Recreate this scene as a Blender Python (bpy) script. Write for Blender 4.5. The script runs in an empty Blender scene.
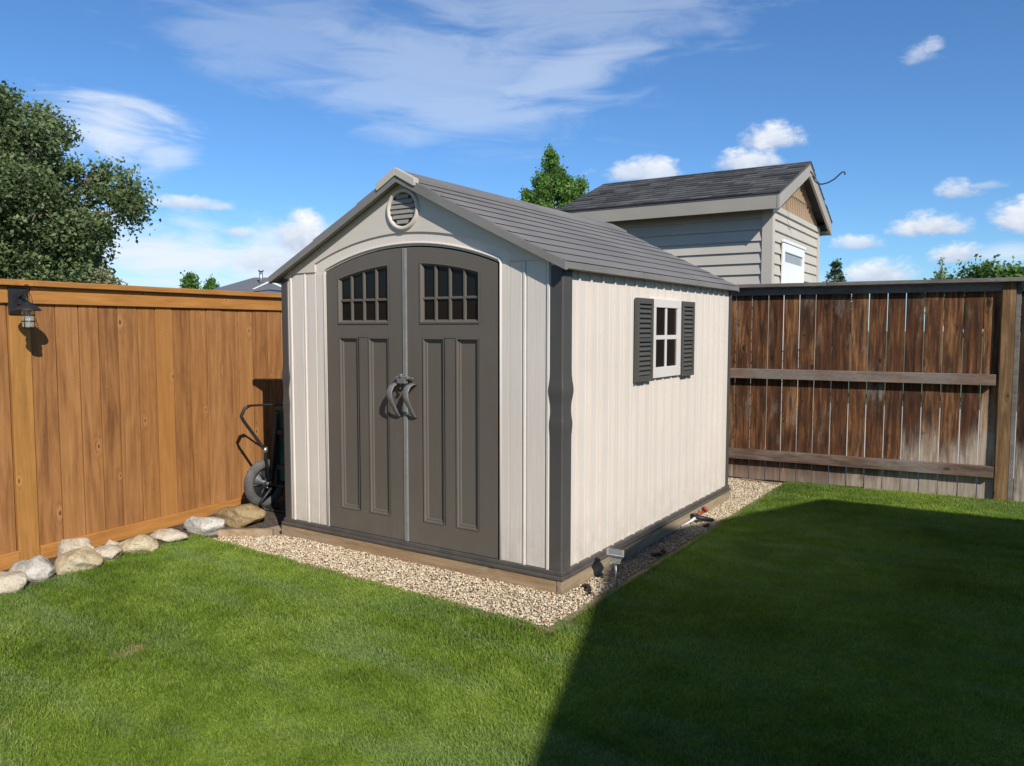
import bpy, math, random
import numpy as np
from mathutils import Vector, Matrix
random.seed(7); RNG = np.random.default_rng(11)
SC = bpy.context.scene
COL = SC.collection
G = -0.10                      # ground level (z = 0 is the top of the shed's timber base)
rad = math.radians

# ------------------------------------------------------------------ nodes
def new_mat(name):
    m = bpy.data.materials.new(name); m.use_nodes = True
    m.node_tree.nodes.clear(); return m, N(m.node_tree)
class N:
    """small helper to write node trees"""
    def __init__(s, t): s.t = t
    def node(s, ty, **kw):
        n = s.t.nodes.new(ty)
        for k, v in kw.items(): setattr(n, k, v)
        return n
    def put(s, sock, v):
        if isinstance(v, bpy.types.NodeSocket): s.t.links.new(v, sock)
        elif v is not None:
            if sock.type == 'RGBA' and not hasattr(v, '__len__'): v = (v, v, v, 1)
            if sock.type == 'RGBA' and len(v) == 3: v = (*v, 1)
            sock.default_value = v
    def m(s, op, a, b=None, c=None, clamp=False):
        n = s.node('ShaderNodeMath', operation=op, use_clamp=clamp)
        for i, v in enumerate((a, b, c)):
            if v is not None: s.put(n.inputs[i], v)
        return n.outputs[0]
    def vm(s, op, a, b=None, scale=None):
        n = s.node('ShaderNodeVectorMath', operation=op)
        s.put(n.inputs[0], a)
        if b is not None: s.put(n.inputs[1], b)
        if scale is not None: s.put(n.inputs['Scale'], scale)
        return n.outputs[1] if op in ('LENGTH', 'DOT_PRODUCT', 'DISTANCE') else n.outputs[0]
    def mix(s, f, a, b, blend='MIX'):
        n = s.node('ShaderNodeMix', data_type='RGBA', blend_type=blend)
        s.put(n.inputs[0], f); s.put(n.inputs[6], a); s.put(n.inputs[7], b)
        return n.outputs[2]
    def noise(s, vec, scale, detail=3, rough=.55, dist=0, col=False):
        n = s.node('ShaderNodeTexNoise')
        s.put(n.inputs['Vector'], vec); n.inputs['Scale'].default_value = scale
        n.inputs['Detail'].default_value = detail; n.inputs['Roughness'].default_value = rough
        n.inputs['Distortion'].default_value = dist
        return n.outputs[1 if col else 0]
    def vor(s, vec, scale, feature='F1', out='Distance', rnd=1):
        n = s.node('ShaderNodeTexVoronoi', feature=feature)
        s.put(n.inputs['Vector'], vec); n.inputs['Scale'].default_value = scale
        n.inputs['Randomness'].default_value = rnd
        return n.outputs[out]
    def rng(s, v, a, b, c=0, d=1, smooth=False):
        n = s.node('ShaderNodeMapRange', interpolation_type='SMOOTHSTEP' if smooth else 'LINEAR')
        for i, x in enumerate((v, a, b, c, d)): s.put(n.inputs[i], x)
        return n.outputs[0]
    def ramp(s, f, stops):
        n = s.node('ShaderNodeValToRGB'); s.put(n.inputs[0], f)
        el = n.color_ramp.elements
        while len(el) < len(stops): el.new(.5)
        for e, (p, c) in zip(el, stops): e.position = p; e.color = (*c, 1)
        return n.outputs[0]
    def mapv(s, vec, scale=(1, 1, 1), loc=(0, 0, 0), rot=(0, 0, 0)):
        n = s.node('ShaderNodeMapping'); s.put(n.inputs[0], vec)
        n.inputs[1].default_value = loc; n.inputs[2].default_value = rot; n.inputs[3].default_value = scale
        return n.outputs[0]
    def pos(s): return s.node('ShaderNodeNewGeometry').outputs['Position']
    def obj(s): return s.node('ShaderNodeTexCoord').outputs['Object']
    def attr(s, name='var', out=0):
        return s.node('ShaderNodeAttribute', attribute_name=name).outputs[out]
    def sep(s, v):
        n = s.node('ShaderNodeSeparateXYZ'); s.put(n.inputs[0], v); return n.outputs
    def comb(s, *v):
        n = s.node('ShaderNodeCombineXYZ')
        for i, x in enumerate(v): s.put(n.inputs[i], x)
        return n.outputs[0]
    def bump(s, h, strength=.3, dist=.01):
        n = s.node('ShaderNodeBump'); n.inputs['Strength'].default_value = strength
        n.inputs['Distance'].default_value = dist; s.put(n.inputs['Height'], h); return n.outputs[0]
    def bsdf(s, color, rough=.6, normal=None, metallic=0, spec=.5, extra=None):
        n = s.node('ShaderNodeBsdfPrincipled')
        s.put(n.inputs['Base Color'], color); s.put(n.inputs['Roughness'], rough)
        s.put(n.inputs['Metallic'], metallic); s.put(n.inputs['Specular IOR Level'], spec)
        if normal is not None: s.put(n.inputs['Normal'], normal)
        for k, v in (extra or {}).items(): s.put(n.inputs[k], v)
        return n.outputs[0]
    def out(s, sh):
        o = s.node('ShaderNodeOutputMaterial'); s.t.links.new(sh, o.inputs[0])

def plastic(name, color, rough=.55, grain='z', gs=.25, dirt=.12, scale=1.0, low_dirt=0, spec=.35):
    """moulded plastic with embossed wood grain, faint dust and fading"""
    m, n = new_mat(name); p = n.pos()
    sc = {'z': (70, 70, 3.0), 'x': (3, 70, 70), 'y': (70, 3, 70), None: (60, 60, 60)}[grain]
    g = n.noise(n.mapv(p, scale=sc), scale, 4, .65, .3)
    big = n.noise(p, 1.3, 4, .6); mid = n.noise(n.mapv(p, scale=(8, 8, 1.2)), 1, 3, .6)
    c = n.mix(n.rng(big, .3, .75), tuple(x * (1 - dirt) for x in color), tuple(min(1, x * (1 + dirt * .6)) for x in color))
    c = n.mix(n.rng(mid, .45, .8, 0, .25), c, tuple(x * (1 - dirt * 1.2) for x in color))
    if low_dirt:
        z = n.sep(p)[2]
        k = n.m('MULTIPLY', n.rng(z, .38, 0.0), n.rng(n.noise(p, 9, 4, .7), .35, .7), clamp=True)
        c = n.mix(n.m('MULTIPLY', k, low_dirt), c, (.24, .19, .13))
    c = n.mix(n.rng(g, .35, .75, 0, .16), c, tuple(x * .62 for x in color))
    n.out(n.bsdf(c, n.rng(big, .2, .8, rough - .07, rough + .1), n.bump(g, gs, .004), spec=spec)); return m

def simple(name, color, rough=.6, metallic=0, var=.2, nscale=25, bump=.15, spec=.5):
    m, n = new_mat(name); p = n.obj()
    a = n.noise(p, nscale, 4, .6)
    c = n.mix(n.rng(a, .3, .7), tuple(x * (1 - var) for x in color), tuple(min(1, x * (1 + var)) for x in color))
    n.out(n.bsdf(c, rough, n.bump(a, bump, .004), metallic, spec)); return m

def wood(name, cols, axis='z', ring=1.0, knots=True, rough=.7, grey=None, greyamt=0, bleach=False, varamt=.3, bstr=.35, hue=None):
    """cols: dark, mid, light; per board tone in attribute var (R tone, G seed)"""
    m, n = new_mat(name); p = n.pos()
    v = n.node('ShaderNodeSeparateColor'); n.put(v.inputs[0], n.attr()); tone, seed, third = v.outputs[0], v.outputs[1], v.outputs[2]
    off = n.comb(n.m('MULTIPLY', seed, 37.0), n.m('MULTIPLY', seed, 17.0), n.m('MULTIPLY', seed, 53.0))
    q = n.vm('ADD', p, off)
    sc = {'z': (1, 1, .07), 'y': (1, .07, 1), 'x': (.07, 1, 1)}[axis]
    qs = n.mapv(q, scale=sc)
    # knots bend the grain
    ps = n.sep(p); hh = {'z': n.m('ADD', ps[0], ps[1]), 'y': ps[2], 'x': ps[2]}[axis]; al = {'z': ps[2], 'y': ps[1], 'x': ps[0]}[axis]
    kq = n.comb(n.m('ADD', hh, n.m('MULTIPLY', seed, 37.0)), n.m('ADD', n.m('MULTIPLY', al, .5), n.m('MULTIPLY', seed, 53.0)), 0.0)
    kv = n.node('ShaderNodeTexVoronoi', voronoi_dimensions='2D'); n.put(kv.inputs['Vector'], kq); kv.inputs['Scale'].default_value = 5.0
    ksz = n.node('ShaderNodeSeparateColor'); n.put(ksz.inputs[0], kv.outputs['Color'])
    kd = n.m('ADD', n.m('DIVIDE', kv.outputs['Distance'], n.m('ADD', n.m('MULTIPLY', ksz.outputs[0], 1.1), .22)), n.rng(ksz.outputs[1], .45, .55, 0, .6))
    kd = n.m('ADD', kd, n.m('MULTIPLY', n.m('SUBTRACT', n.noise(q, 40, 2, .5), .5), .07))
    kn = n.rng(kd, .26, .03, 0, 1, True)
    wob = n.noise(n.mapv(q, scale=tuple(x * 3 for x in sc)), 1.6, 3, .6)
    bands = n.m('SINE', n.m('ADD', n.m('MULTIPLY', wob, 60.0 * ring), n.m('MULTIPLY', kn, 9.0)))
    fine = n.noise(qs, 180, 4, .65)
    mid = n.noise(qs, 26, 4, .6, .4)
    blot = n.noise(q, 2.2, 4, .65)
    f = n.m('ADD', n.m('MULTIPLY', n.rng(mid, .25, .75), .45), n.m('MULTIPLY', n.rng(fine, .3, .7), .2))
    f = n.m('ADD', f, n.m('MULTIPLY', n.rng(bands, -1, 1), .16))
    f = n.m('ADD', f, n.m('MULTIPLY', n.rng(blot, .3, .7), .16))
    f = n.m('ADD', f, n.m('MULTIPLY', n.m('SUBTRACT', tone, .5), varamt * 2), clamp=True)
    c = n.ramp(f, [(0.05, cols[0]), (.5, cols[1]), (.95, cols[2])])
    if knots:
        c = n.mix(n.m('MULTIPLY', n.rng(kd, .13, .055, 0, 1, True), .55), c, tuple(x * .42 for x in cols[0]) if knots == 'dark' else tuple(x * 1.1 for x in cols[2]))
        c = n.mix(n.m('MULTIPLY', n.rng(kd, .055, .025, 0, 1, True), .75), c, tuple(x * .3 for x in cols[0]))
    if grey is not None:
        gm = n.rng(n.noise(n.mapv(q, scale=(1, 1, .4) if axis == 'z' else (.4, 1, 1)), 3.4, 5, .65), .62 - greyamt * .3, .74 - greyamt * .2)
        c = n.mix(n.m('MULTIPLY', gm, .8), c, n.mix(n.rng(fine, .3, .7), tuple(x * .55 for x in grey), grey))
    if bleach:
        sk = n.noise(n.comb(n.m('MULTIPLY', n.m('ADD', hh, n.m('MULTIPLY', seed, 3.0)), 1.0), n.m('MULTIPLY', ps[2], .10), 0.0), 22, 4, .6)
        c = n.mix(n.rng(sk, .44, .62, 0, .78), c, (.022, .013, .009))
        z = n.sep(p)[2]; x = n.sep(p)[0]
        edge = n.m('ADD', z, n.m('MULTIPLY', n.noise(n.mapv(q, scale=(1, 1, .10)), 16, 3, .6), -.75))
        edge = n.m('ADD', edge, n.m('MULTIPLY', third, -.45))
        edge = n.m('ADD', edge, n.rng(x, 3.0, 4.3, .55, .0))
        bm = n.m('MULTIPLY', n.rng(edge, .02, -.32, 0, 1, True), n.rng(n.noise(qs, 42, 4, .7), .25, .62))
        c = n.mix(n.m('MULTIPLY', bm, .8), c, (.50, .42, .33))
        c = n.mix(n.rng(n.m('ADD', z, n.m('MULTIPLY', third, -.15)), .1, -.1, 0, .4), c, (.36, .31, .25))
        blk = n.rng(n.noise(q, 6.5, 5, .7), .60, .73)
        c = n.mix(n.m('MULTIPLY', blk, .6), c, (.045, .035, .028))
    if hue: c = n.mix(n.m('MULTIPLY', n.rng(third, .7, 1), .35), c, n.mix(n.rng(mid, .3, .7), hue, tuple(x * .7 for x in hue)))
    h = n.m('ADD', n.m('MULTIPLY', fine, .6), n.m('MULTIPLY', mid, .5))
    n.out(n.bsdf(c, rough, n.bump(h, bstr, .004), spec=.25)); return m

# ------------------------------------------------------------------ mesh builder
class MB:
    def __init__(s): s.v = []; s.f = []; s.c = []; s.sm = []; s.mi = []; s.cur = (.5, .5, .5); s.mat = 0
    def add(s, verts, faces, smooth=False):
        b = len(s.v); s.v += [tuple(p) for p in verts]; s.c += [s.cur] * len(verts)
        s.f += [tuple(b + i for i in f) for f in faces]; s.sm += [smooth] * len(faces); s.mi += [s.mat] * len(faces)
        return s
    def box(s, x0, x1, y0, y1, z0, z1, M=None):
        P = [(x, y, z) for x in (x0, x1) for y in (y0, y1) for z in (z0, z1)]
        if M is not None: P = [M @ Vector(p) for p in P]
        return s.add(P, [(0, 1, 3, 2), (4, 6, 7, 5), (0, 4, 5, 1), (2, 3, 7, 6), (0, 2, 6, 4), (1, 5, 7, 3)])
    def prism(s, poly, a0, a1, ax='y'):
        """poly in the plane across ax, extruded from a0 to a1"""
        def P(u, v, a): return {'y': (u, a, v), 'x': (a, u, v), 'z': (u, v, a)}[ax]
        k = len(poly)
        V = [P(u, v, a0) for u, v in poly] + [P(u, v, a1) for u, v in poly]
        return s.add(V, [tuple(range(k)), tuple(range(2 * k - 1, k - 1, -1))] + [(i, k + i, k + (i + 1) % k, (i + 1) % k) for i in range(k)])
    def strip(s, xs, zb, zt, y0, y1):
        """solid between two curves over x, thickness y0..y1"""
        k = len(xs); V = []
        for y in (y0, y1):
            V += [(x, y, zb(x)) for x in xs] + [(x, y, zt(x)) for x in xs]
        F = []
        for i in range(k - 1):
            F += [(i, i + 1, k + i + 1, k + i), (2 * k + i + 1, 2 * k + i, 3 * k + i, 3 * k + i + 1),
                  (i + 1, i, 2 * k + i, 2 * k + i + 1), (k + i, k + i + 1, 3 * k + i + 1, 3 * k + i)]
        F += [(0, k, 3 * k, 2 * k), (2 * k - 1, k - 1, 3 * k - 1, 4 * k - 1)]
        return s.add(V, F)
    def rings(s, rings, cap=True, smooth=True):
        k = len(rings[0]); V = [p for r in rings for p in r]; F = []
        for j in range(len(rings) - 1):
            for i in range(k):
                F.append((j * k + i, j * k + (i + 1) % k, (j + 1) * k + (i + 1) % k, (j + 1) * k + i))
        s.add(V, F, smooth)
        if cap:
            b = len(s.v) - len(V)
            s.f += [tuple(b + i for i in range(k - 1, -1, -1)), tuple(b + (len(rings) - 1) * k + i for i in range(k))]
            s.sm += [False] * 2; s.mi += [s.mat] * 2
        return s
    def tube(s, pts, r, k=10, cap=True, flat=1.0):
        pts = [Vector(p) for p in pts]; rr = r if hasattr(r, '__len__') else [r] * len(pts)
        R = []; prev = None
        for i, p in enumerate(pts):
            t = (pts[min(i + 1, len(pts) - 1)] - pts[max(i - 1, 0)]).normalized()
            if prev is None:
                a = t.cross(Vector((0, 0, 1)));
                if a.length < .1: a = t.cross(Vector((1, 0, 0)))
            else: a = prev - t * prev.dot(t)
            a.normalize(); b = t.cross(a); prev = a
            R.append([p + (a * math.cos(2 * math.pi * j / k) + b * math.sin(2 * math.pi * j / k) * flat) * rr[i] for j in range(k)])
        return s.rings(R, cap)
    def lathe(s, prof, center, axis=(0, 0, 1), k=24, cap=False):
        c = Vector(center); ax = Vector(axis).normalized()
        a = ax.cross(Vector((0, 0, 1)));
        if a.length < .1: a = ax.cross(Vector((1, 0, 0)))
        a.normalize(); b = ax.cross(a)
        return s.rings([[c + ax * h + (a * math.cos(2 * math.pi * j / k) + b * math.sin(2 * math.pi * j / k)) * r for j in range(k)] for r, h in prof], cap)
    def build(s, name, mat, parent=None, bevel=0, xf=None):
        me = bpy.data.meshes.new(name)
        V = s.v if xf is None else [xf @ Vector(p) for p in s.v]
        me.from_pydata([tuple(p) for p in V], [], s.f)
        me.polygons.foreach_set('use_smooth', s.sm)
        ca = me.color_attributes.new('var', 'FLOAT_COLOR', 'POINT')
        ca.data.foreach_set('color', np.array([(*c, 1) for c in s.c], dtype=np.float32).ravel())
        for m in (mat if isinstance(mat, (list, tuple)) else [mat]): me.materials.append(m)
        me.polygons.foreach_set('material_index', s.mi)
        me.update()
        import bmesh
        bm = bmesh.new(); bm.from_mesh(me); bmesh.ops.recalc_face_normals(bm, faces=bm.faces); bm.to_mesh(me); bm.free()
        o = bpy.data.objects.new(name, me); COL.objects.link(o)
        if parent is not None: o.parent = parent; o.matrix_parent_inverse = Matrix.Translation(-Vector(parent.location))
        if bevel:
            b = o.modifiers.new('bevel', 'BEVEL'); b.width = bevel; b.segments = 2; b.limit_method = 'ANGLE'; b.angle_limit = rad(40)
        return o
def np_mesh(name, V, loops, sizes, mat, col=None, smooth=False, parent=None):
    me = bpy.data.meshes.new(name); nv = len(V)
    me.vertices.add(nv); me.vertices.foreach_set('co', V.astype(np.float32).ravel())
    me.loops.add(len(loops)); me.loops.foreach_set('vertex_index', loops.astype(np.int32))
    me.polygons.add(len(sizes)); st = np.concatenate([[0], np.cumsum(sizes)[:-1]]).astype(np.int32)
    me.polygons.foreach_set('loop_start', st)
    me.polygons.foreach_set('use_smooth', np.full(len(sizes), smooth))
    if col is not None:
        ca = me.color_attributes.new('var', 'FLOAT_COLOR', 'POINT')
        ca.data.foreach_set('color', col.astype(np.float32).ravel())
    me.materials.append(mat); me.update(calc_edges=True); me.validate()
    o = bpy.data.objects.new(name, me); COL.objects.link(o)
    if parent is not None: o.parent = parent; o.matrix_parent_inverse = Matrix.Translation(-Vector(parent.location))
    return o
def tag(o, label=None, cat=None, group=None, kind=None):
    for k, v in (('label', label), ('category', cat), ('group', group), ('kind', kind)):
        if v: o[k] = v
    return o
def thing(name, label, cat, loc=(0, 0, 0), group=None):
    o = bpy.data.objects.new(name, None); COL.objects.link(o); o.location = loc; o.empty_display_size = .1
    return tag(o, label, cat, group)
def arc(x0, x1, zend, zmid):
    """z(x) of a circular arc through both ends and the middle"""
    h = zmid - zend; w = (x1 - x0) / 2; r = (w * w + h * h) / (2 * h); xm = (x0 + x1) / 2
    return lambda x: zmid - r + math.sqrt(max(r * r - (x - xm) ** 2, 0))
def lin(a, b, n): return [a + (b - a) * i / (n - 1) for i in range(n)]

# ------------------------------------------------------------------ materials
M = {}
BEIGE = (.70, .625, .545)
M['wall'] = plastic('shed_wall_plastic', BEIGE, .55, 'z', .45, .05, low_dirt=.35)
M['vent'] = plastic('vent_plastic_shaded', (.30, .27, .235), .6, None, .1, .1)  # slat colour darkened to stand in for the roof shadow over the vent
M['gable'] = plastic('shed_gable_plastic', (.64, .57, .48), .55, 'x', .15, .06)
M['door'] = plastic('shed_door_plastic', (.128, .110, .090), .48, 'z', .22, .10, low_dirt=.25)
M['trim'] = plastic('shed_dark_trim', (.078, .073, .068), .5, 'z', .08, .15, low_dirt=.3)
M['shutter'] = plastic('shutter_plastic', (.085, .083, .072), .5, None, .08, .12)
M['roofp'] = plastic('roof_plastic', (.225, .21, .195), .6, 'y', .55, .22)
M['ridge'] = plastic('ridge_cap_plastic', (.52, .48, .40), .5, None, .1, .08)
M['white'] = plastic('window_frame_plastic', (.68, .63, .58), .5, None, .05, .05)
M['alu'] = simple('grey_metal_strip', (.23, .225, .21), .5, 0, .12, 15, .05)
M['handle'] = simple('handle_grey', (.15, .148, .14), .5, 0, .15, 30, .1)
M['black'] = simple('black_paint', (.018, .018, .020), .5, 0, .3, 40, .1)
M['tyre'] = simple('grey_rubber_tyre', (.10, .095, .088), .85, 0, .35, 14, .4)
M['hubp'] = simple('dark_wheel_rim', (.02, .02, .022), .45, 0, .3, 30, .1)
M['steel'] = simple('worn_steel', (.42, .41, .40), .4, .8, .2, 40, .1)
M['green'] = simple('green_tray_plastic', (.008, .06, .035), .5, 0, .2, 12, .1)
M['red'] = simple('red_plastic', (.30, .05, .03), .5, 0, .2, 30, .1)
M['soil'] = simple('dark_soil', (.075, .055, .038), .95, 0, .5, 30, .9)
M['dead'] = simple('dry_brown_leaf', (.035, .024, .016), .9, 0, .4, 60, .6)
def glassm():
    m, n = new_mat('dark_window_glass')
    n.out(n.bsdf((.012, .011, .010), .12, spec=.16)); return m
M['glass'] = glassm()
def clearm():
    m, n = new_mat('lantern_glass')
    n.out(n.bsdf((.75, .72, .62), .12, spec=.5, extra={'Transmission Weight': .75, 'IOR': 1.3})); return m
M['clear'] = clearm()
CED = [(.15, .062, .024), (.335, .152, .052), (.47, .235, .088)]
M['cedar'] = wood('stained_cedar_boards', CED, 'z', 1, True, .62, varamt=.26, bstr=.25, hue=(.46, .19, .032))
M['cedarh'] = wood('stained_cedar_rail', [(.26, .11, .03), (.43, .19, .048), (.54, .26, .08)], 'y', 1, True, .6, varamt=.12, bstr=.2)
M['cedarp'] = wood('stained_cedar_post', [(.24, .11, .030), (.385, .18, .048), (.50, .25, .08)], 'z', 1, True, .6, varamt=.12, bstr=.2)
OLD = [(.013, .007, .005), (.125, .048, .018), (.40, .205, .085)]
M['old'] = wood('weathered_fence_boards', OLD, 'z', 1.2, 'dark', .85, grey=(.30, .25, .20), greyamt=.15, bleach=True, varamt=.42, bstr=.6)
M['oldh'] = wood('weathered_fence_rail', [(.06, .04, .03), (.17, .11, .078), (.30, .215, .16)], 'x', 1, 'dark', .85, grey=(.27, .24, .21), greyamt=.6, varamt=.2, bstr=.6)
M['oldcap'] = wood('weathered_cap_rail', [(.045, .035, .030), (.12, .095, .08), (.22, .19, .16)], 'x', 1, False, .85, grey=(.25, .23, .21), greyamt=1, varamt=.1, bstr=.5)
M['oldpost'] = wood('weathered_post', [(.045, .025, .012), (.17, .095, .042), (.36, .23, .11)], 'z', 1, 'dark', .8, grey=(.25, .21, .16), greyamt=.1, varamt=.1, bstr=.6)
M['timber'] = wood('treated_timber', [(.15, .085, .04), (.34, .225, .125), (.52, .40, .26)], 'x', 1, 'dark', .85, grey=(.40, .32, .22), greyamt=.3, varamt=.2, bstr=.5)
M['timbery'] = wood('treated_timber_side', [(.13, .09, .05), (.32, .24, .15), (.50, .41, .28)], 'y', 1, 'dark', .85, grey=(.36, .30, .20), greyamt=.3, varamt=.2, bstr=.5)
def shingles():
    m, n = new_mat('asphalt_shingles'); v = n.node('ShaderNodeSeparateColor'); n.put(v.inputs[0], n.attr())
    p = n.pos(); g = n.noise(p, 160, 2, .7); b = n.noise(p, 5, 3, .6)
    c = n.mix(v.outputs[0], (.045, .045, .046), (.15, .147, .143))
    c = n.mix(n.rng(b, .4, .7, 0, .4), c, (.05, .045, .045))
    c = n.mix(n.rng(g, .45, .75, 0, .5), c, (.15, .15, .155))
    n.out(n.bsdf(c, .92, n.bump(g, .6, .01), spec=.2)); return m
M['shingle'] = shingles()
def siding(name, col):
    m, n = new_mat(name); p = n.pos(); a = n.noise(n.mapv(p, scale=(2, 2, 30)), 2, 3, .6); b = n.noise(p, 1.2, 3, .6)
    c = n.mix(n.rng(b, .3, .7), tuple(x * .92 for x in col), tuple(x * 1.05 for x in col))
    n.out(n.bsdf(c, .55, n.bump(a, .1, .004), spec=.3)); return m
M['siding'] = siding('beige_vinyl_siding', (.51, .46, .385))
M['fascia'] = siding('taupe_fascia', (.36, .325, .27))
M['soffit'] = siding('soffit_brown', (.15, .13, .11))
M['shake'] = siding('tan_gable_shakes', (.36, .25, .155))
M['whitep'] = siding('white_paint', (.78, .78, .77))
M['palepane'] = simple('pale_pane', (.30, .31, .31), .3, 0, .1, 6, .05)
M['greyroof'] = siding('grey_far_roof', (.16, .165, .17))

def leafmat(name, dark, light, trans=.35):
    m, n = new_mat(name)
    v = n.node('ShaderNodeSeparateColor'); n.put(v.inputs[0], n.attr())
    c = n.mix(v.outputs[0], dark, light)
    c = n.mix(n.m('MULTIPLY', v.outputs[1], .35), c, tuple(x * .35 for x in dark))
    d = n.bsdf(c, .5, spec=.35)
    t = n.node('ShaderNodeBsdfTranslucent'); n.put(t.inputs[0], n.mix(.5, c, tuple(min(1, x * 1.6) for x in light)))
    mx = n.node('ShaderNodeMixShader'); mx.inputs[0].default_value = trans
    n.t.links.new(d, mx.inputs[1]); n.t.links.new(t.outputs[0], mx.inputs[2]); n.out(mx.outputs[0]); return m
M['leafbig'] = leafmat('poplar_leaves_dark', (.035, .06, .020), (.22, .285, .11), .2)
M['leafbright'] = leafmat('aspen_leaves_bright', (.06, .13, .025), (.22, .38, .075), .4)
M['leafcon'] = leafmat('spruce_needles', (.02, .05, .025), (.08, .14, .06), .15)
M['leafshrub'] = leafmat('shrub_leaves', (.05, .11, .02), (.18, .30, .06), .35)
M['leafpale'] = leafmat('flowering_shrub_leaves', (.10, .14, .05), (.34, .33, .17), .3)
M['bark'] = simple('grey_bark', (.16, .13, .10), .9, 0, .4, 12, .8)

def grass_color(n, p):
    patch = n.noise(p, .9, 4, .6); fine = n.noise(p, 7, 4, .65)
    f = n.m('ADD', n.m('MULTIPLY', n.rng(patch, .32, .68), .6), n.m('MULTIPLY', n.rng(fine, .3, .7), .4))
    c = n.ramp(f, [(.15, (.095, .175, .014)), (.5, (.255, .375, .038)), (.85, (.43, .56, .095))])
    st = n.noise(n.mapv(p, scale=(.8, 3.2, 1), rot=(0, 0, rad(25))), 1.2, 2, .5)
    c = n.mix(n.rng(st, .48, .68, 0, .5), c, (.33, .45, .19))
    return c
def grass_mat():
    m, n = new_mat('grass_blades'); p = n.pos()
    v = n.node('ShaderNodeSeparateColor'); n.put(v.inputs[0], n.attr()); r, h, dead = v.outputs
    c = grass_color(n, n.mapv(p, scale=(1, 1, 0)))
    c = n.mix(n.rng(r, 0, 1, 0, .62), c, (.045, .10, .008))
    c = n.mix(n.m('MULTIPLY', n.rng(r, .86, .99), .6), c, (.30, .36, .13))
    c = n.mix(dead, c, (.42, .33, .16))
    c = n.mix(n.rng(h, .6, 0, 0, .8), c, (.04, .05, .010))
    d = n.bsdf(c, .5, spec=.35)
    t = n.node('ShaderNodeBsdfTranslucent'); n.put(t.inputs[0], n.mix(.5, c, (.28, .42, .03)))
    mx = n.node('ShaderNodeMixShader'); mx.inputs[0].default_value = .3
    n.t.links.new(d, mx.inputs[1]); n.t.links.new(t.outputs[0], mx.inputs[2]); n.out(mx.outputs[0]); return m
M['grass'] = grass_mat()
def lawn_mat():
    m, n = new_mat('lawn_ground'); p = n.pos()
    c = grass_color(n, p); a = n.noise(p, 60, 4, .7)
    c = n.mix(n.rng(a, .35, .7, .2, .75), c, (.035, .045, .012))
    n.out(n.bsdf(c, .95, n.bump(a, .6, .02), spec=.1)); return m
M['lawn'] = lawn_mat()
def gravel_mat(stones=True):
    m, n = new_mat('pea_gravel' if stones else 'gravel_sand'); p = n.pos()
    v = n.node('ShaderNodeSeparateColor'); n.put(v.inputs[0], n.attr())
    if stones:
        c = n.ramp(v.outputs[0], [(0, (.22, .15, .08)), (.15, (.46, .34, .20)), (.45, (.64, .51, .34)), (.75, (.76, .65, .47)), (.93, (.84, .77, .62)), (1, (.36, .33, .29))])
        a = n.noise(p, 220, 3, .6); c = n.mix(n.rng(a, .4, .7, 0, .3), c, (.30, .22, .14))
    else:
        a = n.vor(p, 90); c = n.ramp(a, [(0, (.12, .09, .055)), (.7, (.45, .36, .25)), (1, (.20, .15, .10))])
    # house shadow painted into the gravel colour along the shed's long side
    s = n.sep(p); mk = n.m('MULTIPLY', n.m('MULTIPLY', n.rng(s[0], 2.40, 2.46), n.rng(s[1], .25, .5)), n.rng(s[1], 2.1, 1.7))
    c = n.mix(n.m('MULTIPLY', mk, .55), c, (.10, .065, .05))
    n.out(n.bsdf(c, .75, n.bump(a, .4, .003), spec=.3)); return m
M['gravel'] = gravel_mat(); M['sand'] = gravel_mat(False)
def rock_mat(name, a_, b_, c_):
    m, n = new_mat(name); p = n.obj()
    x = n.noise(p, 9, 6, .7, .4); y = n.noise(p, 45, 4, .7); z = n.noise(p, 3, 3, .6)
    c = n.ramp(n.m('ADD', n.m('MULTIPLY', x, .7), n.m('MULTIPLY', z, .3)), [(.3, a_), (.5, b_), (.68, c_)])
    c = n.mix(n.rng(y, .5, .75, 0, .5), c, tuple(k * .5 for k in a_))
    h = n.m('ADD', n.m('MULTIPLY', x, 1.0), n.m('MULTIPLY', y, .3))
    n.out(n.bsdf(c, .92, n.bump(n.m('ADD', h, n.m('MULTIPLY', n.noise(p, 120, 3, .7), .2)), 1.0, .03), spec=.15)); return m
M['rtan'] = rock_mat('tan_rock', (.28, .21, .12), (.56, .45, .28), (.74, .65, .46))
M['rgrey'] = rock_mat('pale_grey_rock', (.20, .18, .145), (.52, .48, .41), (.80, .76, .68))
M['rpink'] = rock_mat('pink_beige_rock', (.32, .25, .17), (.58, .49, .37), (.74, .66, .53))
M['rbrown'] = rock_mat('brown_rock', (.17, .11, .05), (.34, .24, .12), (.50, .38, .21))

# ------------------------------------------------------------------ camera
cam = bpy.data.cameras.new('camera'); co = bpy.data.objects.new('camera', cam); COL.objects.link(co)
CP = Vector((4.6853, -3.9721, 1.4968)); yaw, pit, rol = -.58252, .069583, .00081
f_ = Vector((math.sin(yaw) * math.cos(pit), math.cos(yaw) * math.cos(pit), -math.sin(pit)))
r_ = Vector((math.cos(yaw), -math.sin(yaw), 0)); u_ = r_.cross(f_)
r2 = r_ * math.cos(rol) + u_ * math.sin(rol); u2 = u_ * math.cos(rol) - r_ * math.sin(rol)
co.matrix_world = Matrix(((r2.x, u2.x, -f_.x, CP.x), (r2.y, u2.y, -f_.y, CP.y), (r2.z, u2.z, -f_.z, CP.z), (0, 0, 0, 1)))
cam.sensor_width = 36; cam.lens = 36 * 778.03 / 1024; cam.clip_end = 2000; cam.clip_start = .05
SC.camera = co

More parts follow.
